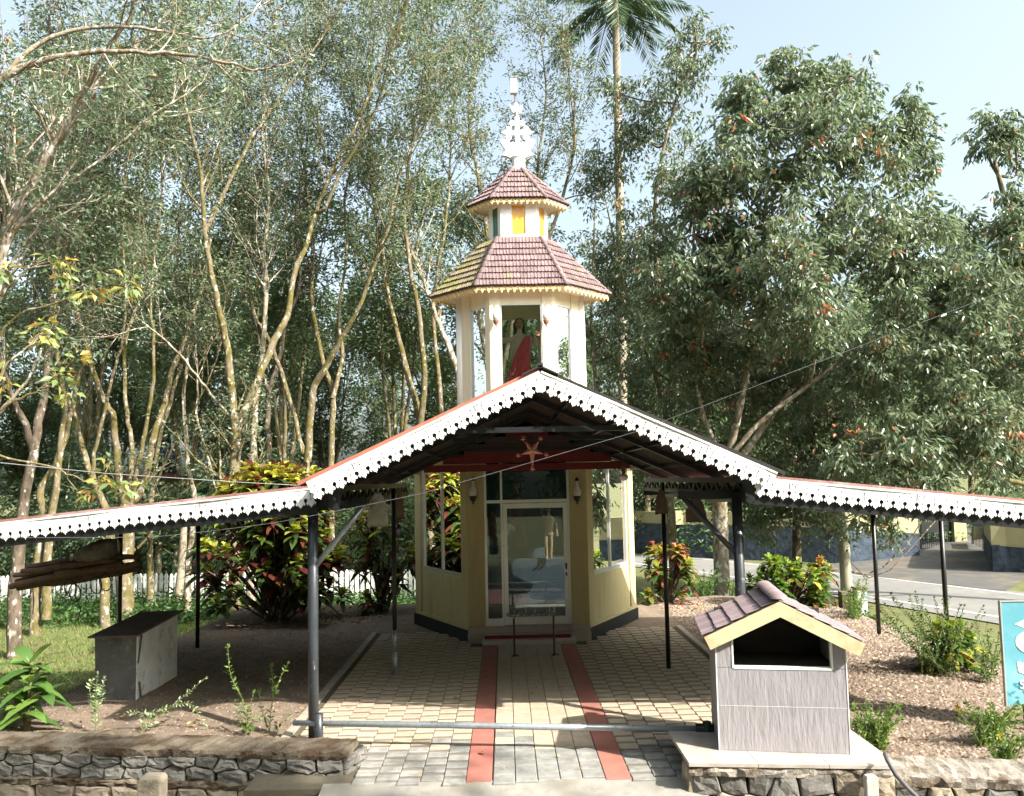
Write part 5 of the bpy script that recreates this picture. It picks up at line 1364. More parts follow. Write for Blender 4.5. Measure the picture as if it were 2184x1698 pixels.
# ---- trees on the lawn, left of the chapel; stems follow the photograph
LT = [
 ('tall leaning pale tree at the left picture edge, its boughs arching right', m_barkpale, 14.5, 5,
  [([(-45, 1330), (-38, 1000), (-20, 700), (0, 540), (52, 402), (87, 332), (122, 273), (175, 203), (245, 140), (330, 60), (400, -40)], .15, .02, 2.5),
   ([(-30, 800), (-5, 600), (35, 454), (105, 332), (147, 252), (189, 175), (227, 105), (266, 52), (300, -30)], .11, .02, -1.5),
   ([(-28, 700), (-10, 620), (20, 520), (70, 440), (160, 380), (250, 310), (330, 240), (400, 200)], .05, .012, 1.5)], .30),
 ('dark barked tree at far left whose trunk forks low', m_barkdark, 17.0, 6,
  [([(30, 1402), (30, 1280), (42, 1160), (50, 1080), (70, 975), (87, 877), (98, 818), (104, 700), (118, 590), (120, 470), (108, 330), (112, 180), (130, 40)], .16, .02, 2),
   ([(70, 960), (55, 905), (31, 860), (10, 800), (-10, 700), (-5, 560), (15, 420), (20, 280)], .085, .018, -1.5)], .42),
 ('pair of slim pale stems behind the slung poles', m_bark, 19.5, 7,
  [([(74, 1338), (80, 1210), (95, 1110), (87, 1045), (115, 1000), (140, 930), (160, 840), (185, 720), (190, 600), (210, 480), (225, 330), (232, 180)], .13, .018, 2),
   ([(98, 1322), (102, 1200), (112, 1094), (122, 1028), (129, 947), (138, 860), (120, 740), (116, 600), (125, 480), (150, 360), (165, 200)], .12, .016, 1)], .45),
 ('slim tree leaning left between the slung poles and the forked tree', m_bark, 20.5, 8,
  [([(226, 1306), (226, 1200), (238, 1130), (224, 1084), (196, 1014), (178, 968), (164, 905), (147, 860), (119, 808), (98, 766), (80, 690), (70, 590), (62, 470)], .135, .02, 1.5),
   ([(196, 1014), (205, 950), (222, 880), (240, 800), (262, 720), (268, 620), (262, 500), (270, 380), (290, 250)], .06, .014, -1)], .45),
 ('broad mossy tree splitting into five stems above the left roof', m_bark, 21.3, 9,
  [([(268, 1326), (266, 1230), (270, 1140), (272, 1075)], .24, .20, 0),
   ([(270, 1085), (252, 1010), (246, 940), (238, 881), (213, 836), (185, 745), (171, 696), (150, 600), (135, 500), (140, 380), (165, 250), (180, 100)], .12, .02, -2),
   ([(275, 1080), (297, 1052), (315, 1000), (329, 930), (350, 860), (367, 787), (391, 738), (409, 678), (425, 633), (444, 540), (452, 440), (440, 330), (420, 200), (430, 60)], .12, .02, 1.5),
   ([(272, 1075), (276, 1020), (282, 950), (270, 880), (266, 740), (280, 685), (297, 633), (310, 540), (300, 430), (320, 300), (340, 150)], .085, .018, 2.5),
   ([(278, 1085), (290, 1010), (310, 920), (325, 830), (328, 760), (322, 650), (330, 540), (345, 400), (338, 280), (330, 120)], .075, .016, -1.5)], .50),
 ('slender leaning tree right of the broad five stemmed one', m_bark, 22.3, 10,
  [([(322, 1300), (320, 1180), (322, 1073), (329, 1035), (332, 982), (346, 912), (363, 860), (377, 808), (402, 755), (430, 680), (470, 590), (500, 480), (520, 360), (540, 220)], .10, .016, 2),
   ([(329, 1040), (352, 990), (380, 930), (410, 880), (440, 820), (470, 740), (480, 640)], .04, .012, -1)], .48),
 ('pale thin trunk before the house, bare up to the first fork', m_barkpale, 22.5, 11,
  [([(400, 1292), (402, 1200), (412, 1120), (414, 1060), (402, 1000), (395, 912), (391, 842), (400, 760), (395, 660), (380, 560), (385, 430), (400, 300), (395, 150)], .105, .016, 1.5),
   ([(470, 1080), (452, 1010), (430, 930), (420, 880), (421, 800), (415, 700), (410, 560)], .055, .014, .5)], .5),
 ('tall Y shaped tree with a wide mossy fork behind the croton shrub', m_bark, 20.8, 12,
  [([(500, 1310), (500, 1150), (500, 1028), (503, 920)], .17, .15, 0),
   ([(503, 925), (489, 773), (476, 700), (465, 650), (447, 560), (437, 489), (430, 384), (416, 308), (388, 196), (375, 60), (370, -30)], .12, .018, -1.5),
   ([(437, 492), (460, 450), (482, 402), (517, 332), (545, 280), (577, 238), (640, 150), (700, 60), (740, -30)], .075, .014, 2),
   ([(503, 935), (517, 888), (545, 825), (573, 755), (600, 700), (615, 668), (629, 577), (653, 524), (674, 454), (716, 349), (762, 262), (800, 170), (850, 60), (880, -20)], .135, .02, 1.5),
   ([(674, 454), (695, 440), (725, 370), (758, 314), (790, 250), (830, 150), (850, 50)], .06, .014, -1)], .5),
 ('straight pale trunk beside the mossy Y shaped tree', m_barkpale, 21.6, 13,
  [([(534, 1300), (534, 1120), (538, 982), (545, 860), (559, 755), (566, 633), (563, 528), (575, 420), (560, 300), (570, 160), (590, 20)], .13, .02, 1),
   ([(492, 890), (455, 850), (420, 800), (370, 742), (320, 700), (268, 662), (235, 650)], .05, .014, -4)], .5),
 ('brown trunked tree between the Y shaped tree and the gable', m_barkdark, 23.5, 14,
  [([(573, 1300), (573, 1100), (573, 968), (573, 842), (594, 772), (610, 690), (640, 600), (630, 480), (650, 350), (660, 200), (650, 50)], .12, .018, 2),
   ([(578, 850), (560, 790), (548, 700), (530, 610), (540, 480), (520, 340)], .06, .014, 0)], .5),
 ('crossing twin trunks just left of the gable roof', m_bark, 22.6, 15,
  [([(650, 1300), (652, 1100), (655, 980), (646, 965), (629, 895), (590, 765), (560, 700), (545, 678), (520, 590), (500, 470), (515, 330), (510, 200)], .11, .018, 1.5),
   ([(655, 985), (667, 842), (690, 790), (716, 745), (740, 700), (762, 660), (800, 560), (830, 480), (850, 380), (900, 250), (920, 120)], .12, .018, -1.5)], .5),
 ('upright brown tree above the left end of the gable', m_bark, 24.5, 16,
  [([(706, 1300), (706, 1120), (706, 982), (709, 842), (688, 772), (664, 633), (667, 528), (655, 400), (640, 280), (660, 140), (690, 10)], .13, .02, 1),
   ([(709, 850), (730, 760), (722, 660), (740, 540), (735, 420), (760, 300), (745, 160)], .08, .016, 1.5)], .5),
 ('cluster of mossy stems leaning left behind the tower', m_bark, 24.0, 17,
  [([(900, 1280), (895, 1050), (895, 905), (870, 800), (850, 720), (830, 640), (815, 540), (800, 450), (790, 350), (785, 200), (800, 60)], .14, .02, 1),
   ([(895, 920), (905, 800), (890, 650), (870, 540), (862, 430), (880, 300), (905, 150), (930, 20)], .11, .018, -1.5),
   ([(940, 1000), (942, 905), (935, 800), (925, 700), (930, 600), (950, 480), (960, 350), (970, 200), (1000, 60)], .10, .016, 2)], .5),
 ('pale lichen trunk slanting up left from behind the tower', m_barkpale, 23.0, 18,
  [([(1010, 1250), (1000, 950), (984, 824), (957, 739), (935, 688), (911, 618), (887, 557), (850, 490), (800, 420), (775, 340), (740, 250), (720, 120)], .13, .018, 2.5)], .45),
 ('leafy tree directly behind the white finial cross', m_bark, 26.0, 19,
  [([(1080, 1250), (1075, 950), (1060, 700), (1040, 500), (1020, 380), (1000, 260), (1010, 120), (1030, 0)], .15, .02, 1),
   ([(1070, 800), (1110, 600), (1140, 450), (1150, 320), (1165, 200), (1150, 60)], .10, .018, 2),
   ([(1065, 700), (1150, 560), (1200, 420), (1225, 300), (1215, 180), (1200, 60)], .09, .016, -1)], .42),
]
for label, bark, Y, seed, stems, t0 in LT:
    rng = np.random.default_rng(seed); S = []
    for pts, r0, r1, dY in stems:
        S.append((px(pts, Y, dY), r0, r1))
    base = S[0][0][0].copy(); g = float(hgt(base[0], base[1])); S[0][0][0] = V(base[0], base[1], g - .15); base = V(base[0], base[1], g)
    acc, tips, td = grow(S, rng, t0=t0, nb=16, bl=2.5, nt=6, tl=.75, up=.5, ang=(.4, .95), twigr=.008)
    mk_tree('rubber_tree', label, 'trees around the chapel', base, acc, tips, td, m_leafL, bark, k=10, ll=.125, lw=.055, spread=.20, droop=.45, seed=seed)
# two arching bare boughs that cross the upper left corner
rng = np.random.default_rng(77)
S = [(px([(-60, 1330), (-70, 800), (-50, 350), (-20, 200), (21, 157), (70, 136), (140, 119), (245, 110), (350, 114), (486, 133), (540, 150), (590, 140)], 12.5), .10, .012),
     (px([(-30, 220), (21, 150), (87, 91), (175, 63), (273, 58), (370, 70), (437, 84), (500, 60), (560, 10)], 12.5, 1.0), .05, .010)]
S[0][0][0][2] = LOW - .1; base = V(S[0][0][0][0], 12.5, LOW)
acc, tips, td = grow(S, rng, t0=.6, nb=7, bl=1.1, nt=4, tl=.5, up=.2)
mk_tree('rubber_tree', 'tree with two thin boughs arching across the top left corner', 'trees around the chapel', base, acc, tips, td, m_leafL, m_barkpale, k=5, ll=.12, lw=.05, spread=.15, seed=78)
# yellowing sprig hanging in from the left edge
S = [(px([(-80, 1350), (-75, 1100), (-50, 940), (0, 873), (60, 845), (110, 815)], 10.0), .05, .008), (px([(-60, 1000), (0, 800), (60, 740), (85, 715)], 10.0, .5), .02, .006), (px([(-60, 950), (10, 700), (120, 650), (200, 615), (250, 610)], 10.0, -.5), .02, .006), (px([(-60, 900), (-20, 640), (30, 580), (80, 565)], 10, .3), .015, .006),
     (px([(-70, 1020), (-20, 975), (60, 985), (140, 1010), (190, 1030), (240, 1035)], 10, .4), .02, .006)]
base = V(S[0][0][0][0], 10.0, float(hgt(S[0][0][0][0], 10.0))); S[0][0][0] = base - V(0, 0, .1)
acc, tips, td = grow(S, np.random.default_rng(79), t0=.8, nb=3, bl=.35, nt=2, tl=.2)
m_yel = leafmat('yellowing leaf', [(0, (.08, .15, .06)), (.35, (.16, .24, .08)), (.6, (.36, .34, .10)), (.85, (.50, .30, .09)), (1, (.42, .18, .06))], .45, .4)
mk_tree('rubber_tree', 'young tree at the left edge with large yellowing leaves', 'trees around the chapel', base, acc, tips, td, m_yel, m_bark, k=5, ll=.155, lw=.065, spread=.09, droop=.5, seed=80)

# ---- broad leaved trees on the right
def blob_tree(label, Yb, stems, blobs, bark, seed, dens=1.0, ll=.20, lw=.082, k=10, base_px=None, lm=None, droop=.75):
    rng = np.random.default_rng(seed); S = [(px(p, Yb, dY), r0, r1) for p, r0, r1, dY in stems]
    base = S[0][0][0]; g = float(hgt(base[0], base[1])); base = V(base[0], base[1], g); S[0][0][0] = base - V(0, 0, .15)
    acc = Acc(); P_all = []; R_all = []
    for pts, r0, r1 in S:
        P = smooth_poly(pts, 4); R = r0 + (r1 - r0) * np.linspace(0, 1, len(P)); acc.add(tube_arr(P, list(R), 9)); P_all.append(P[len(P) // 3:]); R_all.append(R[len(P) // 3:])
    PA = np.vstack(P_all); RA = np.concatenate(R_all); tips = []; s0, s1, ra, rb = [], [], [], []
    for (x, y, Y, rx, ry) in blobs:
        c = at(x, y, Y); m = Y / FPX; ex = V(rx * m, min(1.9, rx * m * 1.1), ry * m)
        # limb from the nearest stem to the middle of the clump
        i = int(np.argmin(np.linalg.norm(PA - (c - V(0, 0, .8)), axis=1))); a = PA[i]; r_ = min(RA[i] * .7, .06)
        mid_ = (a + c) / 2 + V(0, 0, -.15) + rng.normal(0, .15, 3); L_ = smooth_poly([a, mid_, c], 3)
        acc.add(tube_arr(L_, list(np.linspace(max(r_, .04), .028, len(L_))), 6))
        n = int(dens * rx * ry * math.pi / 130)
        u = unit_rand(n, rng) * (rng.uniform(0.05, 1, n) ** .42)[:, None]
        # clumping: pull points towards a few sub-centres
        sub = unit_rand(9, rng) * rng.uniform(.45, 1.0, (9, 1)); w = sub[rng.integers(0, 9, n)]
        u = np.where(rng.uniform(0, 1, (n, 1)) < .82, w + rng.normal(0, .20, (n, 3)), u)
        T = c + u * ex; tips.append(T)
        subp = c + sub * ex * .75
        for q in subp:
            h_ = (c + q) / 2 + V(0, 0, -.1); s0 += [c, h_]; s1 += [h_, q]; ra += [.028, .022]; rb += [.022, .014]
        near_ = subp[np.argmin(np.linalg.norm(T[:, None, :] - subp[None], axis=2), axis=1)]
        sel = rng.uniform(0, 1, n) < .6
        s0 += list(near_[sel]); s1 += list(T[sel]); ra += [.008] * int(sel.sum()); rb += [.004] * int(sel.sum())
    acc.add(seg_arr(s0, s1, ra, rb, 4)); T = np.vstack(tips)
    return mk_tree('broadleaf_tree', label, 'trees around the chapel', base, acc, T, unit_rand(len(T), rng) + V(0, 0, -.3), lm or m_leafR, bark, k=k, ll=ll, lw=lw, spread=.20, droop=droop, seed=seed)
b1 = gz(1540, 1277, -.62)[1]
blob_tree('large leafy tree with pale spotted trunk right of the canopy', b1,
  [([(1542, 1279), (1538, 1180), (1535, 1060), (1531, 1000), (1538, 960)], .21, .19, 0),
   ([(1540, 970), (1558, 954), (1579, 865), (1597, 776), (1611, 727), (1629, 640), (1629, 585), (1632, 500), (1636, 408), (1670, 280), (1690, 150)], .11, .03, -1.0),
   ([(1545, 985), (1583, 971), (1629, 908), (1675, 847), (1711, 805), (1757, 727), (1800, 620), (1840, 480)], .11, .03, 1.0),
   ([(1545, 975), (1565, 964), (1622, 900), (1728, 819), (1792, 769), (1828, 737), (1920, 640)], .08, .025, -1.5),
   ([(1532, 985), (1523, 943), (1498, 876), (1480, 760), (1490, 600), (1510, 450)], .08, .025, .5)],
  [(1690, 140, 19, 62, 95), (1612, 225, 18.5, 80, 90), (1790, 195, 19.5, 80, 95), (1700, 320, 18.5, 130, 115), (1560, 350, 18.5, 105, 115), (1860, 300, 19, 85, 120), (1950, 290, 19.5, 55, 120), (1480, 500, 19, 120, 140), (1640, 520, 18, 140, 130), (1830, 500, 18.5, 135, 135), (1960, 520, 19, 85, 125), (1560, 690, 22, 140, 120), (1700, 660, 18.3, 130, 95), (1740, 760, 22.5, 150, 120), (1920, 730, 19.5, 140, 130), (1650, 870, 23, 130, 85), (1450, 740, 21.5, 100, 140), (1800, 870, 23, 120, 80), (1550, 850, 23, 100, 80), (1440, 620, 19, 80, 70), (1500, 650, 18.8, 60, 50)],
  m_barkpale, 101, dens=.78)
blob_tree('tall leafy tree at the right edge with reddish young leaves', 20.5,
  [([(2290, 1250), (2280, 1000), (2250, 800), (2200, 600), (2150, 450), (2110, 300)], .2, .04, 0), ([(2280, 1000), (2200, 900), (2100, 850), (2010, 850)], .1, .03, -1.5), ([(2260, 1050), (2130, 1020), (1990, 1000), (1880, 970)], .07, .025, -2.0), ([(2260, 850), (2160, 720), (2080, 640)], .08, .03, 0)],
  [(2110, 285, 20, 62, 65), (2165, 300, 20.5, 45, 60), (2140, 460, 20, 75, 100), (2080, 650, 19, 110, 140), (2160, 720, 20, 90, 150), (2020, 880, 18.7, 115, 110), (2110, 930, 19, 95, 100), (1890, 960, 18.2, 115, 95), (1960, 1050, 18, 60, 45), (1860, 1070, 18.4, 50, 60), (2170, 560, 20.6, 60, 90)],
  m_bark, 102, dens=.74)
blob_tree('drooping leafy tree behind the right side roof and utility pole', 23.5,
  [([(1700, 1230), (1700, 1100), (1720, 980), (1740, 900)], .15, .06, 0), ([(1705, 1080), (1660, 1000), (1620, 960)], .07, .03, .5), ([(1710, 1050), (1780, 990), (1830, 960)], .07, .03, -.5)],
  [(1700, 980, 23, 120, 90), (1620, 1040, 23, 80, 80), (1780, 1000, 22.5, 90, 90), (1690, 1080, 22.5, 110, 70), (1770, 1100, 22, 60, 60), (1600, 1110, 24, 70, 50), (1900, 1120, 23, 35, 50)],
  m_barkdark, 103, dens=.8, ll=.15)
blob_tree('slim leafy tree between the tower and the coconut palm', 24.0,
  [([(1440, 1265), (1428, 1050), (1423, 883), (1434, 794), (1420, 700), (1400, 560), (1400, 400), (1440, 220), (1480, 90)], .14, .03, 0), ([(1423, 883), (1390, 780), (1350, 680), (1320, 560), (1290, 420)], .08, .02, 1.0), ([(1276, 1250), (1275, 1000), (1273, 843), (1261, 703), (1265, 560), (1270, 420)], .10, .02, 1.5)],
  [(1485, 90, 24, 55, 80), (1440, 190, 24, 80, 85), (1380, 300, 25, 80, 90), (1450, 380, 23.5, 95, 110), (1290, 400, 26, 70, 90), (1350, 520, 25, 85, 110), (1270, 560, 26, 75, 100), (1400, 620, 24, 95, 100), (1290, 720, 25, 80, 100), (1390, 780, 24, 80, 90), (1330, 880, 25, 90, 80), (1430, 930, 24, 90, 70), (1360, 1000, 25, 80, 60), (1320, 200, 26, 45, 70), (1310, 620, 25.5, 55, 60), (1325, 300, 26, 40, 40)],
  m_bark, 104, dens=.9, ll=.17, lw=.065)
# ---- far trees that close the grove: one of each kind, then copies
def proto_tree(h, seed, k, ll, lw, crown0=.35, stems=4, wide=2.4, name='grove_tree'):
    rng = np.random.default_rng(seed); S = [([V(0, 0, -.2), V(.05, 0, h * .12), V(0, .05, h * .22)], .17, .14)]
    for i in range(stems):
        a = 2 * math.pi * i / stems + rng.uniform(-.4, .4); r = wide * rng.uniform(.5, 1); p0 = V(0, .05, h * .20)
        S.append(([p0, p0 + V(r * .25 * math.cos(a), r * .25 * math.sin(a), h * .2), p0 + V(r * .6 * math.cos(a), r * .6 * math.sin(a), h * .48), p0 + V(r * math.cos(a + .2), r * math.sin(a + .2), h * .78 * rng.uniform(.85, 1.05))], .10, .02))
    acc, tips, td = grow(S, rng, t0=crown0, nb=14, bl=h * .16, nt=8, tl=h * .055, up=.4)
    return mk_tree(name, '', 'trees of the far grove', V(0, 0, 0), acc, tips, td, m_leafF, m_bark, k=k, ll=ll, lw=lw, spread=.3, droop=.4, seed=seed)
protos = [proto_tree(15, 301, 9, .20, .085), proto_tree(13, 302, 10, .22, .095, .15, 5, 2.8), proto_tree(11, 303, 11, .24, .10, .05, 5, 3.2)]
spots = []
rg = random.Random(21)
for Yr, x0, x1, st_ in ((29, -300, 1250, 230), (35, -200, 1500, 230), (43, -150, 2400, 230)):
    x = x0 + rg.uniform(0, 40)
    while x < x1:
        spots.append((x + rg.uniform(-35, 35), Yr + rg.uniform(-2, 2), 0 if Yr < 33 else (1 if rg.random() < .5 else 2)))
        x += st_
for x, Y in ((1450, 37), (1580, 38), (1720, 39), (1860, 40), (2030, 41), (2180, 40), (2080, 46), (1920, 47)): spots.append((x, Y, 2 if x < 1900 else 1))
NF = len(spots)
for k_ in range(30): spots.append((-38 + (k_ // 2) * 5.2 + rg.uniform(-1, 1), -8.5 - 5 * (k_ % 2) + rg.uniform(-1, 1), 2))  # unseen trees across the road, packed dense to block low sky light
for x, Y in ((-22, -3), (-25, 4), (-24, 10), (40, -3), (42, 4), (41, 11), (44, 18), (47, 8), (46, -1), (45, 25)): spots.append((x, Y, 2))  # more unseen trees added at the sides, screening the low sky
used = set()
GL = ['tall thin tree in the far grove behind the lawn and chapel', 'tall thin tree in the far grove behind the lawn and chapel', 'dense dark tree at the back of the grove']
for n_, (x, Y, kind) in enumerate(spots):
    p = at(x, 1200, Y) if n_ < NF else V(x, Y, 0)
    if kind not in used: o = protos[kind]; used.add(kind)
    else: o = copy_tree(protos[kind])
    o.location = (p[0], Y, float(hgt(p[0], Y))); o.rotation_euler = (0, 0, rg.uniform(0, 6.28)); q = rg.uniform(.85, 1.15) * (1 if n_ < NF else 1.3); o.scale = (q, q, q * rg.uniform(.92, 1.1))
    o['label'] = GL[kind] if n_ < NF else 'unseen tree added round the road, behind the photographer'
    if n_ >= NF: o['group'] = 'unseen trees behind the photographer'
# low bushes under the grove
def proto_bush(seed, r, h):
    rng = np.random.default_rng(seed); acc = Acc(); tips = []
    for i in range(16):
        a = rng.uniform(0, 6.28); q = rng.uniform(.2, 1); e = V(r * q * math.cos(a), r * q * math.sin(a), h * rng.uniform(.5, 1) * (1.15 - .5 * q)); P = smooth_poly([V(0, 0, -.1), e * V(.35, .35, .5), e], 3)
        acc.add(tube_arr(P, list(np.linspace(.035, .01, len(P))), 5))
    n = 620; u = unit_rand(n, rng) * (rng.uniform(.1, 1, n) ** .4)[:, None]; u[:, 2] = np.abs(u[:, 2]); T = u * V(r, r, h) * (1 + rng.normal(0, .1, (n, 1)))
    return mk_tree('bush', 'dense green bush in the dark undergrowth of the grove', 'bushes under the grove', V(0, 0, 0), acc, T, u, m_leafF, m_barkdark, k=9, ll=.19, lw=.085, spread=.2, droop=.35, seed=seed, cat='bush')
pb = [proto_bush(401, 1.7, 2.6), proto_bush(402, 2.2, 3.4)]
ub_ = set(); rg = random.Random(8)
bs = [(x, rg.uniform(27, 29.5)) for x in range(-120, 330, 70)] + [(x, rg.uniform(26.5, 28)) for x in (560, 640, 730, 800, 860, 930)] + [(x, rg.uniform(38, 41)) for x in range(1380, 2000, 90)] + [(x, rg.uniform(40, 44)) for x in range(-60, 900, 110)] + [(2200, 36), (2120, 37.5)]
for x, Y in bs:
    i = rg.randint(0, 1); p = at(x, 1200, Y)
    if i not in ub_: o = pb[i]; ub_.add(i)
    else: o = copy_tree(pb[i])
    q = rg.uniform(.8, 1.3); o.location = (p[0], Y, float(hgt(p[0], Y))); o.rotation_euler = (0, 0, rg.uniform(0, 6)); o.scale = (q, q, q * rg.uniform(.9, 1.2))
# ---- palms
def frond(acc, rng, c, d, L, droop, leafl=.55, n=44, w=.035):
    d = nrm(d); pts = []; k = 14
    for i in range(k + 1):
        s = i / k; pts.append(c + d * L * s + V(0, 0, -droop * L * s * s))
    P = np.array(pts); v, t = [], []
    T = normv(np.gradient(P, axis=0)); side = nrm(np.cross(d, V(0, 0, 1)))
    C, D, Ls = [], [], []
    for i in range(n):
        s = .12 + .86 * i / n; j = min(k - 1, int(s * k)); p = P[j] + (P[j + 1] - P[j]) * (s * k - j); prof = math.sin(math.pi * min(1, .18 + s * .82)) ** .6
        for sg_ in (-1, 1):
            C.append(p); D.append(side * sg_ * .75 + T[j] * .55 + V(0, 0, -.35 + rng.uniform(-.12, .12))); Ls.append(leafl * prof * rng.uniform(.85, 1.1))
    return P, np.array(C), np.array(D), np.array(Ls)
def palm(label, base, top, r, nf, L, seed, group=None, droop=(.25, .8), leafl=.55, w=.05):
    rng = np.random.default_rng(seed); base = V(*base); top = V(*top)
    t = thing('coconut_palm' if L > 2.4 else 'small_palm', label, 'palm', tuple(base), group)
    P = smooth_poly([base - V(0, 0, .1), base + (top - base) * .5 + V(.05, 0, 0), top], 14); rr = [r * (1.15 - .35 * i / len(P)) * (1 + .05 * (i % 2)) for i in range(len(P))]
    v, f = tube_arr(P, rr, 10); link('trunk', fast_mesh('trunk', v - base, f, M('ringed palm bark', (.33, .28, .21), .9, .25, 3, bump=.5, bscale=5, stretch=(.6, .6, 6), col2=(.20, .16, .11), c2scale=3)), t)
    for i in range(nf):
        a = 2 * math.pi * (i * .381966) ; el = rng.uniform(-.35, 1.1)
        P_, C, D, Ls = frond(None, rng, top, V(math.cos(a) * math.cos(el), math.sin(a) * math.cos(el), math.sin(el)), L * rng.uniform(.85, 1.1), rng.uniform(*droop), leafl)
        lv, lt = leaf_arr(C - base, D, Ls, np.full(len(C), w), rng, 0)
        mv, mf = seg_arr(P_[:-1] - base, P_[1:] - base, np.linspace(.035, .012, len(P_) - 1) * L / 3.5, np.linspace(.033, .008, len(P_) - 1) * L / 3.5, 4)
        mt = np.concatenate([mf[:, [0, 1, 2]], mf[:, [0, 2, 3]]]) + len(lv)
        at_ = np.concatenate([np.repeat(rng.uniform(0, .85, len(C)), 2), np.full(len(mt), .97)])
        link('frond', fast_mesh('frond', np.vstack([lv, mv]), np.vstack([lt, mt]), m_palm, at_), t)
    return t
pbse = at(1332, 1250, 27); pbse[2] = LOW
palm('tall coconut palm whose crown tops the picture right of the cross', pbse, at(1312, 0, 27), .15, 17, 2.9, 501, droop=(.35, .85), leafl=.85, w=.055)
for i, (x, y, Y, h) in enumerate(((455, 1200, 27.5, 3.6), (370, 1200, 28, 2.6), (545, 1200, 28.5, 4.2), (330, 1230, 26.2, 1.6))):
    b = at(x, y, Y); b[2] = LOW
    palm('dark small palm below the tall trees, %s' % ('behind the five stemmed tree', 'before the house wall', 'behind the Y shaped tree', 'low fronds beside the picket fence')[i], b, b + V(.1, 0, h), .10, 12, 2.2, 510 + i, 'small palms under the trees', (.3, .9), .5)
b = at(379, 1222, 24.2); b[2] = LOW
palm('small palm with curved brown trunk before the house', b, at(393, 1075, 24.2), .11, 9, 1.6, 520, 'small palms under the trees', (.3, .9), .4)
# ---- strap leaved plants
def straps(C, D, L, W, rng, bend=.5, segs=4):
    n = len(C); D = normv(D); S = normv(np.cross(D, V(0, 0, 1) + rng.normal(0, .15, (n, 3)))); prof = [.35, .9, 1.0, .75][:segs]
    rows = []
    for i in range(segs):
        s = i / segs; p = C + D * (L * s)[:, None] + V(0, 0, -1) * (L * bend * s * s)[:, None]; w = (W * prof[i] * .5)[:, None]
        lift = V(0, 0, 1) * (W * .12)[:, None]
        rows += [p + S * w + lift, p - S * w + lift] if i else [p + S * w, p - S * w]
    tip = C + D * L[:, None] + V(0, 0, -1) * (L * bend)[:, None]
    v = np.stack(rows + [tip], 1).reshape(-1, 3); m = 2 * segs + 1; b = np.arange(n)[:, None] * m; tri = []
    for i in range(segs - 1): tri += [[2 * i, 2 * i + 2, 2 * i + 1], [2 * i + 1, 2 * i + 2, 2 * i + 3]]
    tri.append([2 * segs - 2, 2 * segs, 2 * segs - 1])
    t = (b[:, None, :] + np.array(tri)[None]).reshape(-1, 3)
    return v, t, len(tri)
def croton(label, base, R, H, nros, seed, mat, ll=.30, nl=17, low=.12, redlow=True, group='croton shrubs'):
    rng = np.random.default_rng(seed); base = V(*base); t = thing('croton_shrub', label, 'shrub', tuple(base), group); acc = Acc()
    C, D, Lr, Wr, An = [], [], [], [], []
    for i in range(nros):
        a = rng.uniform(0, 2 * math.pi); q = math.sqrt(rng.uniform(.02, 1)); zf = low + (1 - low) * rng.uniform(0, 1) ** .72
        rad_ = R * q * math.sqrt(max(.05, 1 - ((zf - .45) / .62) ** 2)); e = V(rad_ * math.cos(a), rad_ * math.sin(a), H * zf)
        P = smooth_poly([V(rng.uniform(-.1, .1), rng.uniform(-.1, .1), -.1), e * V(.45, .45, .5), e], 3); acc.add(tube_arr(P, list(np.linspace(.022, .010, len(P))), 5))
        topness = zf * .6 + .4 * q
        for j in range(nl):
            b_ = 2.399 * j + rng.uniform(-.2, .2); el = 1.25 - 1.55 * j / nl + rng.uniform(-.2, .2)
            out = V(math.cos(a), math.sin(a), 0) * .35
            C.append(e + V(0, 0, -.012 * j)); D.append(V(math.cos(b_) * math.cos(el), math.sin(b_) * math.cos(el), math.sin(el)) + out); Lr.append(ll * rng.uniform(.75, 1.15) * (.7 + .5 * j / nl)); Wr.append(ll * .36 * rng.uniform(.8, 1.2))
            young = 1 - j / nl
            v_ = .22 + .36 * young + .30 * (topness - .6) + (.12 if zf > .72 else 0) + rng.uniform(-.12, .12)
            if redlow and young < .55 and rng.uniform() < 1.25 - topness * .8: v_ = rng.choice([rng.uniform(.78, 1), rng.uniform(0, .3)], p=[.4, .6])
            elif redlow and rng.uniform() < .12: v_ = rng.uniform(.78, .95)
            An.append(min(1, max(0, v_)))
    v, tr_, m = straps(np.array(C), np.array(D), np.array(Lr), np.array(Wr), rng, .42)
    link('leaves', fast_mesh('leaves', v, tr_, mat, np.repeat(np.array(An), m), smooth=True), t)
    vv, ff = acc.get(); link('stems', fast_mesh('stems', vv, ff, m_barkdark), t)
    return t
croton('big croton shrub with yellow crown and dark red leaves left of the chapel', (-4.85, 15.4, 0), 1.42, 3.0, 215, 601, m_croton, .34)
croton('leafy croton close against the left chapel wall', (-2.9, 16.2, 0), .7, 2.1, 34, 602, m_croton, .30)
croton('tall red and yellow croton right of the chapel wall', tuple(gz(1425, 1285)), .52, 1.25, 30, 603, m_crotonr, .27)
croton('wide green croton shrub behind the tiled box shrine', tuple(gz(1680, 1290)), .85, .95, 54, 604, m_crotong, .26, redlow=True)
croton('single red tipped croton beside the utility pole', tuple(gz(1745, 1285)), .32, 1.0, 14, 606, m_crotonr, .26)
b = gz(2025, 1425); croton('small yellow green croton on the gravel edge near the road', tuple(b), .36, .58, 16, 605, m_crotong, .24)
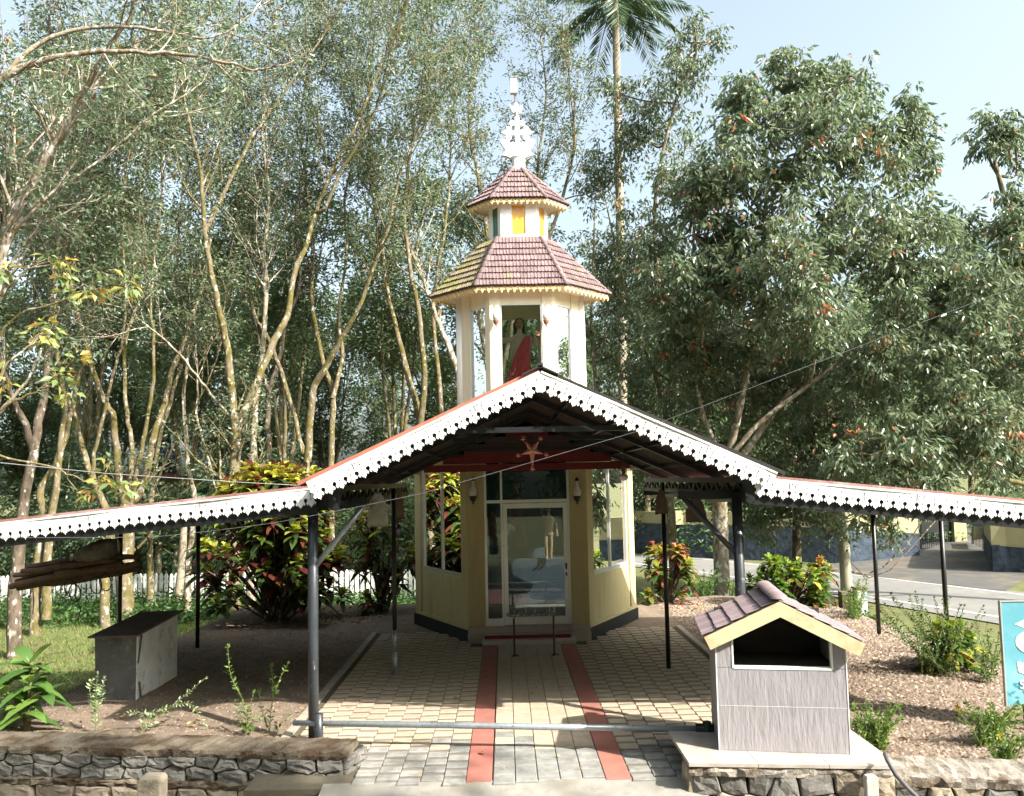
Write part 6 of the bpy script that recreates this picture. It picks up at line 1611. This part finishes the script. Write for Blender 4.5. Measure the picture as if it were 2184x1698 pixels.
def sapling(label, base, whorls, ll, seed, mat, wr=.2, nl=10):
    rng = np.random.default_rng(seed); base = V(*base); t = thing('sapling', label, 'plant', tuple(base)); acc = Acc(); C, D, Lr, An = [], [], [], []
    for (dx, dy, z) in whorls:
        e = V(dx, dy, z); acc.add(tube_arr(smooth_poly([V(0, 0, -.05), e * V(.3, .3, .5), e], 3), [.016, .014, .013, .012, .011, .010, .009], 6))
        for j in range(nl):
            a = 2.399 * j + rng.uniform(-.3, .3); el = 1.0 - 1.3 * j / nl
            C.append(e + V(0, 0, -.01 * j)); D.append(V(math.cos(a) * math.cos(el), math.sin(a) * math.cos(el), math.sin(el))); Lr.append(ll * rng.uniform(.8, 1.15)); An.append(rng.uniform(.0, .85))
    C, D, Lr = np.array(C), np.array(D), np.array(Lr); v, tr_, m = straps(C, D, Lr, Lr * wr, rng, .45); rng2 = np.random.default_rng(seed)
    v2, t2, m2 = straps(C + V(0, -.002, .006), D, Lr * .97, Lr * wr * .09, rng2, .45)
    link('leaves', fast_mesh('leaves', np.vstack([v, v2]), np.vstack([tr_, t2 + len(v)]), mat, np.concatenate([np.repeat(np.array(An), m), np.full(len(t2), .96)])), t)
    vv, ff = acc.get(); link('stem', fast_mesh('stem', vv, ff, m_weed if False else m_bark), t)
    return t
sb_ = gz(58, 1562)
sapling('broad leaved sapling with yellow midribs behind the left stone wall', tuple(sb_), [(.02, 0, .74), (-.02, -.05, .26), (-.24, 0, .45), (.14, .05, .42), (.03, 0, .55)], .42, 701, m_mango, .27, 10)
def sprig(label, base, stems, mat, ll, seed, name='weed', step=.035, cat='plant', group=None, r=.005):
    """thin stems carrying pairs of small leaves"""
    rng = np.random.default_rng(seed); base = V(*base); t = thing(name, label, cat, tuple(base), group); acc = Acc(); C, D, L = [], [], []
    for pts in stems:
        P = smooth_poly([np.asarray(p, float) for p in pts], 5) - base; acc.add(tube_arr(P, list(np.linspace(r, r * .5, len(P))), 5)); cum = np.concatenate([[0], np.cumsum(np.linalg.norm(np.diff(P, axis=0), axis=1))])
        x = .08 * cum[-1]; i = 0
        while x < cum[-1]:
            j = min(len(P) - 2, max(0, int(np.searchsorted(cum, x) - 1))); p = P[j] + (P[j + 1] - P[j]) * (x - cum[j]) / (cum[j + 1] - cum[j] + 1e-9); d = nrm(P[j + 1] - P[j]); s = unit_rand(1, rng)[0]; s = nrm(s - d * (s @ d))
            for q in (1, -1):
                C.append(p); D.append(s * q + d * .6 + V(0, 0, .1)); L.append(ll * rng.uniform(.7, 1.2) * (1.1 - .45 * x / cum[-1]))
            x += step * rng.uniform(.8, 1.2)
        for q in range(4): C.append(P[-1]); D.append(nrm(P[-1] - P[-2]) + unit_rand(1, rng)[0] * .5); L.append(ll * .7)
    lv, lt = leaf_arr(np.array(C), np.array(D), np.array(L), np.array(L) * .38, rng, .2)
    link('leaves', fast_mesh('leaves', lv, lt, mat, np.repeat(rng.uniform(0, 1, len(C)), 2)), t); vv, ff = acc.get(); link('stem', fast_mesh('stem', vv, ff, m_weedst), t)
m_weedst = M('weed stem', (.16, .17, .06), .8)
def gp_(x, y, dz=0):   # ground point seen at x, y
    return gz(x, y, 0) + V(0, 0, dz)
def up_(x, y, Y): return at(x, y, Y)
Y1 = gz(205, 1560)[1]; sprig('pale leaved sprig in front of the metal cabinet', gz(205, 1560), [[gz(205, 1560), up_(203, 1500, Y1), up_(208, 1440, Y1)], [up_(204, 1520, Y1), up_(215, 1480, Y1), up_(222, 1450, Y1)], [up_(204, 1520, Y1), up_(192, 1480, Y1), up_(196, 1452, Y1)]], m_weedpale, .075, 801, step=.03)
Y1 = gz(330, 1560)[1]; sprig('pale trailing spray leaning right behind the left wall', gz(300, 1566), [[gz(300, 1566), up_(330, 1535, Y1), up_(375, 1500, Y1), up_(436, 1448, Y1)], [gz(300, 1566), up_(320, 1525, Y1), up_(400, 1500, Y1), up_(436, 1545, Y1)], [up_(330, 1535, Y1), up_(300, 1520, Y1), up_(270, 1522, Y1)]], m_weedpale, .065, 802, step=.032)
Y1 = gz(528, 1566)[1]; sprig('tall upright weed with bright paired leaves left of the post', gz(528, 1566), [[gz(528, 1566), up_(520, 1500, Y1), up_(492, 1440, Y1), up_(486, 1382, Y1)], [gz(528, 1566), up_(530, 1520, Y1), up_(540, 1480, Y1)], [gz(535, 1566), up_(540, 1540, Y1), up_(556, 1530, Y1)], [gz(528, 1566), up_(508, 1530, Y1), up_(505, 1500, Y1)]], m_weed, .075, 803, step=.04)
Y1 = gz(575, 1560)[1]; sprig('forked weed with thin stems nearest the left canopy post', gz(575, 1560), [[gz(575, 1560), up_(580, 1500, Y1), up_(596, 1450, Y1), up_(613, 1418, Y1)], [up_(580, 1500, Y1), up_(582, 1460, Y1), up_(579, 1422, Y1)], [gz(575, 1560), up_(560, 1520, Y1), up_(553, 1480, Y1)], [gz(590, 1562), up_(600, 1545, Y1), up_(615, 1528, Y1)]], m_weed, .07, 804, step=.045)
rg = random.Random(31)
def bushy(label, x0, x1, yb, yt, n, seed, ll=.06, mat=None, lean=0, z=0, name='weed'):
    rr = random.Random(seed); st = []; base = gz((x0 + x1) / 2, yb, z)
    for i in range(n):
        xa = rr.uniform(x0 + (x1 - x0) * .3, x1 - (x1 - x0) * .3); b = gz(xa, yb + rr.uniform(-12, 4), z); xt = rr.uniform(x0, x1) + lean; ytt = rr.uniform(yt, (yt + yb) / 2)
        st.append([b, at((xa + xt) / 2, (yb + ytt) / 2 - 6, b[1] + rr.uniform(-.1, .1)), at(xt, ytt, b[1] + rr.uniform(-.2, .2))])
    sprig(label, base, st, mat or m_weed, ll, seed, name=name, step=.035)
bushy('bright green weed growing against the right side of the box shrine', 1812, 1925, 1602, 1500, 44, 811, .062)
bushy('feathery weed tuft at the lower right corner of the box shrine', 1800, 1840, 1600, 1520, 7, 812, .05)
bushy('loose wispy bush of thin arching twigs right of the gravel', 1890, 2130, 1440, 1255, 34, 813, .06, m_under_g, -25, name='wispy_bush')
bushy('dark twiggy weeds just left of the signboard', 2060, 2150, 1455, 1330, 14, 814, .06, m_under_g, name='wispy_bush')
bushy('fresh green bush beside the painted post', 1790, 1850, 1330, 1235, 26, 815, .07, m_weed, 0, -.1, name='wispy_bush')
bushy('dark green bush behind the pale spotted tree trunk', 1475, 1540, 1285, 1215, 22, 816, .09, m_under_g, 0, -.3)
bushy('low dark bush at the foot of the right canopy post', 1545, 1590, 1285, 1235, 16, 817, .08, m_under_g, 0, -.3)
bushy('yellow flowered weed trailing over the gravel below the sign', 2040, 2184, 1590, 1500, 34, 818, .058)
bushy('low green weed at the wall edge under the signboard', 2100, 2190, 1640, 1560, 26, 819, .058)
for i, (x, y) in enumerate(((2048, 1518), (2040, 1508), (2130, 1570))):
    c = gz(x, y, .10); t = thing('yellow_flower', ('open yellow flower lowest on the gravel weed', 'second yellow bloom just above the open one', 'yellow bloom in the weeds under the signboard')[i], 'flower', tuple(c), 'yellow flowers on the gravel weeds')
    for k in range(5):
        a = k * 1.2566; u = V(math.cos(a), -.5, math.sin(a)); s = V(-math.sin(a), 0, math.cos(a))
        MB().add([c, c + u * .018 + s * .012, c + u * .034 + s * .007, c + u * .034 - s * .007, c + u * .018 - s * .012], [(0, 1, 2, 3, 4)]).build('petal', M('yellow petal', (.70, .50, .03), .6) if k == 0 and i == 0 else bpy.data.materials['yellow petal'], t)
    MB().tube([c, c - V(0, 0, .12)], .003, 4).build('stalk', m_weedst, t)
# ---- uncountable ground cover
def scatter_blades(name, n, fx, zfun, hmin, hmax, wid, mat, seed, label=None):
    rng = np.random.default_rng(seed); X, Y = fx(rng, n); Z = zfun(X, Y); n = len(X)
    h = rng.uniform(hmin, hmax, n); a = rng.uniform(0, 6.28, n); b = rng.uniform(0, 6.28, n); ln = rng.uniform(.2, .9, n)
    P = np.stack([X, Y, Z], 1); s = np.stack([np.cos(a), np.sin(a), 0 * a], 1) * (wid * .5); tip = P + np.stack([np.cos(b) * ln * h, np.sin(b) * ln * h, h], 1)
    v = np.stack([P + s, P - s, tip], 1).reshape(-1, 3); t = np.arange(3 * n).reshape(-1, 3)
    o = link(name, fast_mesh(name, v, t, mat, rng.uniform(0, 1, n))); return tag(o, label, 'grass', kind='stuff')
def lawn_xy(rng, n):
    Y = 9 + 15.5 * rng.uniform(0, 1, n) ** 1.15; X = rng.uniform(-1, 0, n) * (5 + Y * .52) - 5.2; k = (X < -6.25) | (Y > 17.6); return X[k], Y[k]
def gh(x, y): return hgt(x, y) - .035
scatter_blades('lawn_grass', 60000, lawn_xy, gh, .03, .10, .02, m_grass, 901, 'short patchy grass on the lawn left of the forecourt')
def back_xy(rng, n): 
    Y = rng.uniform(17.6, 24.5, n); X = rng.uniform(-9, 7, n); return X, Y
scatter_blades('rough_grass', 14000, back_xy, gh, .05, .16, .03, m_grass, 902, 'rough grass behind the forecourt')
def verge_xy(rng, n):
    q = rng.uniform(0, 1, n); s = rng.uniform(.6, 3.4, n); X = 15.2 + q * 5 + s * .9; Y = 23.4 - q * 12 + s * .45; return X, Y
scatter_blades('verge_grass', 9000, verge_xy, gh, .04, .16, .04, m_grass, 903, 'green grass verge across the road')
def undergrowth(name, n, X0, X1, Y0, Y1, seed, label, hh=(.05, .55), ll=.15):
    rng = np.random.default_rng(seed); nc = n // 14; cx_ = rng.uniform(X0, X1, nc); cy_ = rng.uniform(Y0, Y1, nc); hz = rng.uniform(*hh, nc)
    i = rng.integers(0, nc, n); P = np.stack([cx_[i] + rng.normal(0, .14, n), cy_[i] + rng.normal(0, .14, n), gh(cx_[i], cy_[i]) + hz[i] * rng.uniform(.2, 1, n)], 1)
    D = unit_rand(n, rng); D[:, 2] = D[:, 2] * .5 + .1; L = ll * rng.uniform(.5, 1.3, n)
    v, t = leaf_arr(P, D, L, L * .4, rng); o = link(name, fast_mesh(name, v, t, m_under_g, np.repeat(np.clip(rng.uniform(0, 1, nc)[i] * .7 + rng.uniform(0, .3, n), 0, 1), 2))); return tag(o, label, 'undergrowth', kind='stuff')
undergrowth('undergrowth', 16000, -17, -2, 20.5, 24.6, 911, 'low leafy ground cover before the picket fence')
undergrowth('undergrowth', 5000, 2.6, 6.2, 17.8, 21, 912, 'low leafy ground cover right behind the forecourt', (.05, .4))
undergrowth('undergrowth', 2600, 6.2, 8.2, 9.5, 17, 913, 'weeds down the bank towards the road', (.03, .25), .09)
undergrowth('undergrowth', 6000, 7, 20, 33.5, 37, 914, 'leafy plants growing over the compound wall', (.8, 2.6), .22)
# gravel: loose stones over the right half and the bare soil
def pebbles(name, n, X0, X1, Y0, Y1, seed, r0, r1, mat, label):
    rng = np.random.default_rng(seed); X = rng.uniform(X0, X1, n); Y = rng.uniform(Y0, Y1, n); k = (np.abs(X) > 2.75) & ~((np.abs(X) < 2.2) & (Y > 12.8)); X, Y = X[k], Y[k]; n = len(X); Z = tz(X, Y)
    oc = np.array([(1, 0, 0), (0, 1, 0), (-1, 0, 0), (0, -1, 0), (0, 0, 1)], float); r = rng.uniform(r0, r1, n)[:, None, None]; a = rng.uniform(0, 6.28, n); ca, sa = np.cos(a), np.sin(a)
    v = oc[None] * (1 + rng.uniform(-.35, .35, (n, 5, 1))); v = np.stack([v[..., 0] * ca[:, None] - v[..., 1] * sa[:, None], v[..., 0] * sa[:, None] + v[..., 1] * ca[:, None], v[..., 2] * .75], -1) * r + np.stack([X, Y, Z - .003], 1)[:, None, :]
    b = np.arange(n)[:, None, None] * 5; t = (b + np.array([(0, 1, 4), (1, 2, 4), (2, 3, 4), (3, 0, 4)])[None]).reshape(-1, 3)
    o = link(name, fast_mesh(name, v.reshape(-1, 3), t, mat, np.repeat(rng.uniform(0, 1, n), 4))); return tag(o, label, 'gravel', kind='stuff')
m_peb = leafmat('gravel stone', [(0, (.09, .068, .052)), (.4, (.17, .125, .095)), (.85, (.30, .235, .18)), (1, (.40, .34, .29))], .9, 0, .2, 0)
pebbles('gravel', 30000, 2.7, 6.4, 6.8, 16.8, 921, .012, .032, m_peb, 'loose brown gravel covering the ground right of the paving')
pebbles('gravel', 16000, -6.2, -2.75, 7.6, 16.8, 922, .007, .019, m_peb, 'fine loose gravel on the soil left of the paving')
def litter(name, n, zones, seed, label):
    rng = np.random.default_rng(seed); P = []
    for (x0_, x1_, y0_, y1_, w_) in zones:
        k_ = int(n * w_); P.append(np.stack([rng.uniform(x0_, x1_, k_), rng.uniform(y0_, y1_, k_)], 1))
    P = np.vstack(P); Z = tz(P[:, 0], P[:, 1]) + .012; D = unit_rand(len(P), rng); D[:, 2] *= .12; L = rng.uniform(.03, .11, len(P))
    v, t = leaf_arr(np.column_stack([P, Z]), D, L, L * .42, rng, .2); o = link(name, fast_mesh(name, v, t, m_dry, np.repeat(rng.uniform(0, 1, len(P)), 2))); return tag(o, label, 'leaf litter', kind='stuff')
# fallen leaves on the paving and soil
m_dry = leafmat('dry fallen leaf', [(0, (.20, .11, .05)), (.6, (.34, .21, .10)), (1, (.45, .34, .16))], .8, .1, .2, 0)
litter('leaf_litter', 900, [(2.7, 5.6, 15.2, 17.0, .35), (-5.8, -2.8, 14.6, 17.1, .35), (-5.8, -2.8, 8.2, 14.5, .12), (2.8, 5.8, 7.4, 15.0, .18)], 931, 'dry leaf litter strewn over the forecourt soil')
dl = [(1025, 1602, .11), (1130, 1481, .07), (965, 1489, .08), (1360, 1512, .05), (870, 1505, .05), (1195, 1612, .04), (1490, 1508, .04), (1145, 1468, .03), (975, 1500, .05), (1240, 1640, .04), (900, 1655, .04), (560, 1470, .07), (650, 1512, .07), (745, 1508, .06), (700, 1470, .05), (340, 1540, .07), (240, 1548, .06), (1900, 1480, .05), (1960, 1520, .06), (1420, 1302, .09), (1480, 1298, .08), (640, 1300, .10), (700, 1305, .10), (760, 1330, .08), (1335, 1600, .05), (1080, 1640, .04)]
for i, (x, y, l) in enumerate(dl):
    c = gz(x, y, .045); rr = random.Random(i); a = rr.uniform(0, 6.28); u = V(math.cos(a), math.sin(a), .1); s = V(-math.sin(a), math.cos(a), .15)
    me = fast_mesh('fallen_leaf', [(0, 0, 0), tuple(u * l * .5 + s * l * .22), tuple(u * l), tuple(u * l * .5 - s * l * .22 + V(0, 0, .02)), tuple(u * l * .55 + V(0, 0, -.005))], [(0, 1, 4), (1, 2, 4), (2, 3, 4), (3, 0, 4)], m_dry, [rr.random()] * 4)
    tag(link('fallen_leaf', me, None, tuple(c)), {0: 'large curled brown leaf on the left red strip', 1: 'brown leaf on the middle pavers nearest the shade', 2: 'pale torn leaf on the left pavers beside the strip'}.get(i, 'small dry leaf lying on the forecourt ground'), 'leaf', 'fallen leaves on the forecourt')
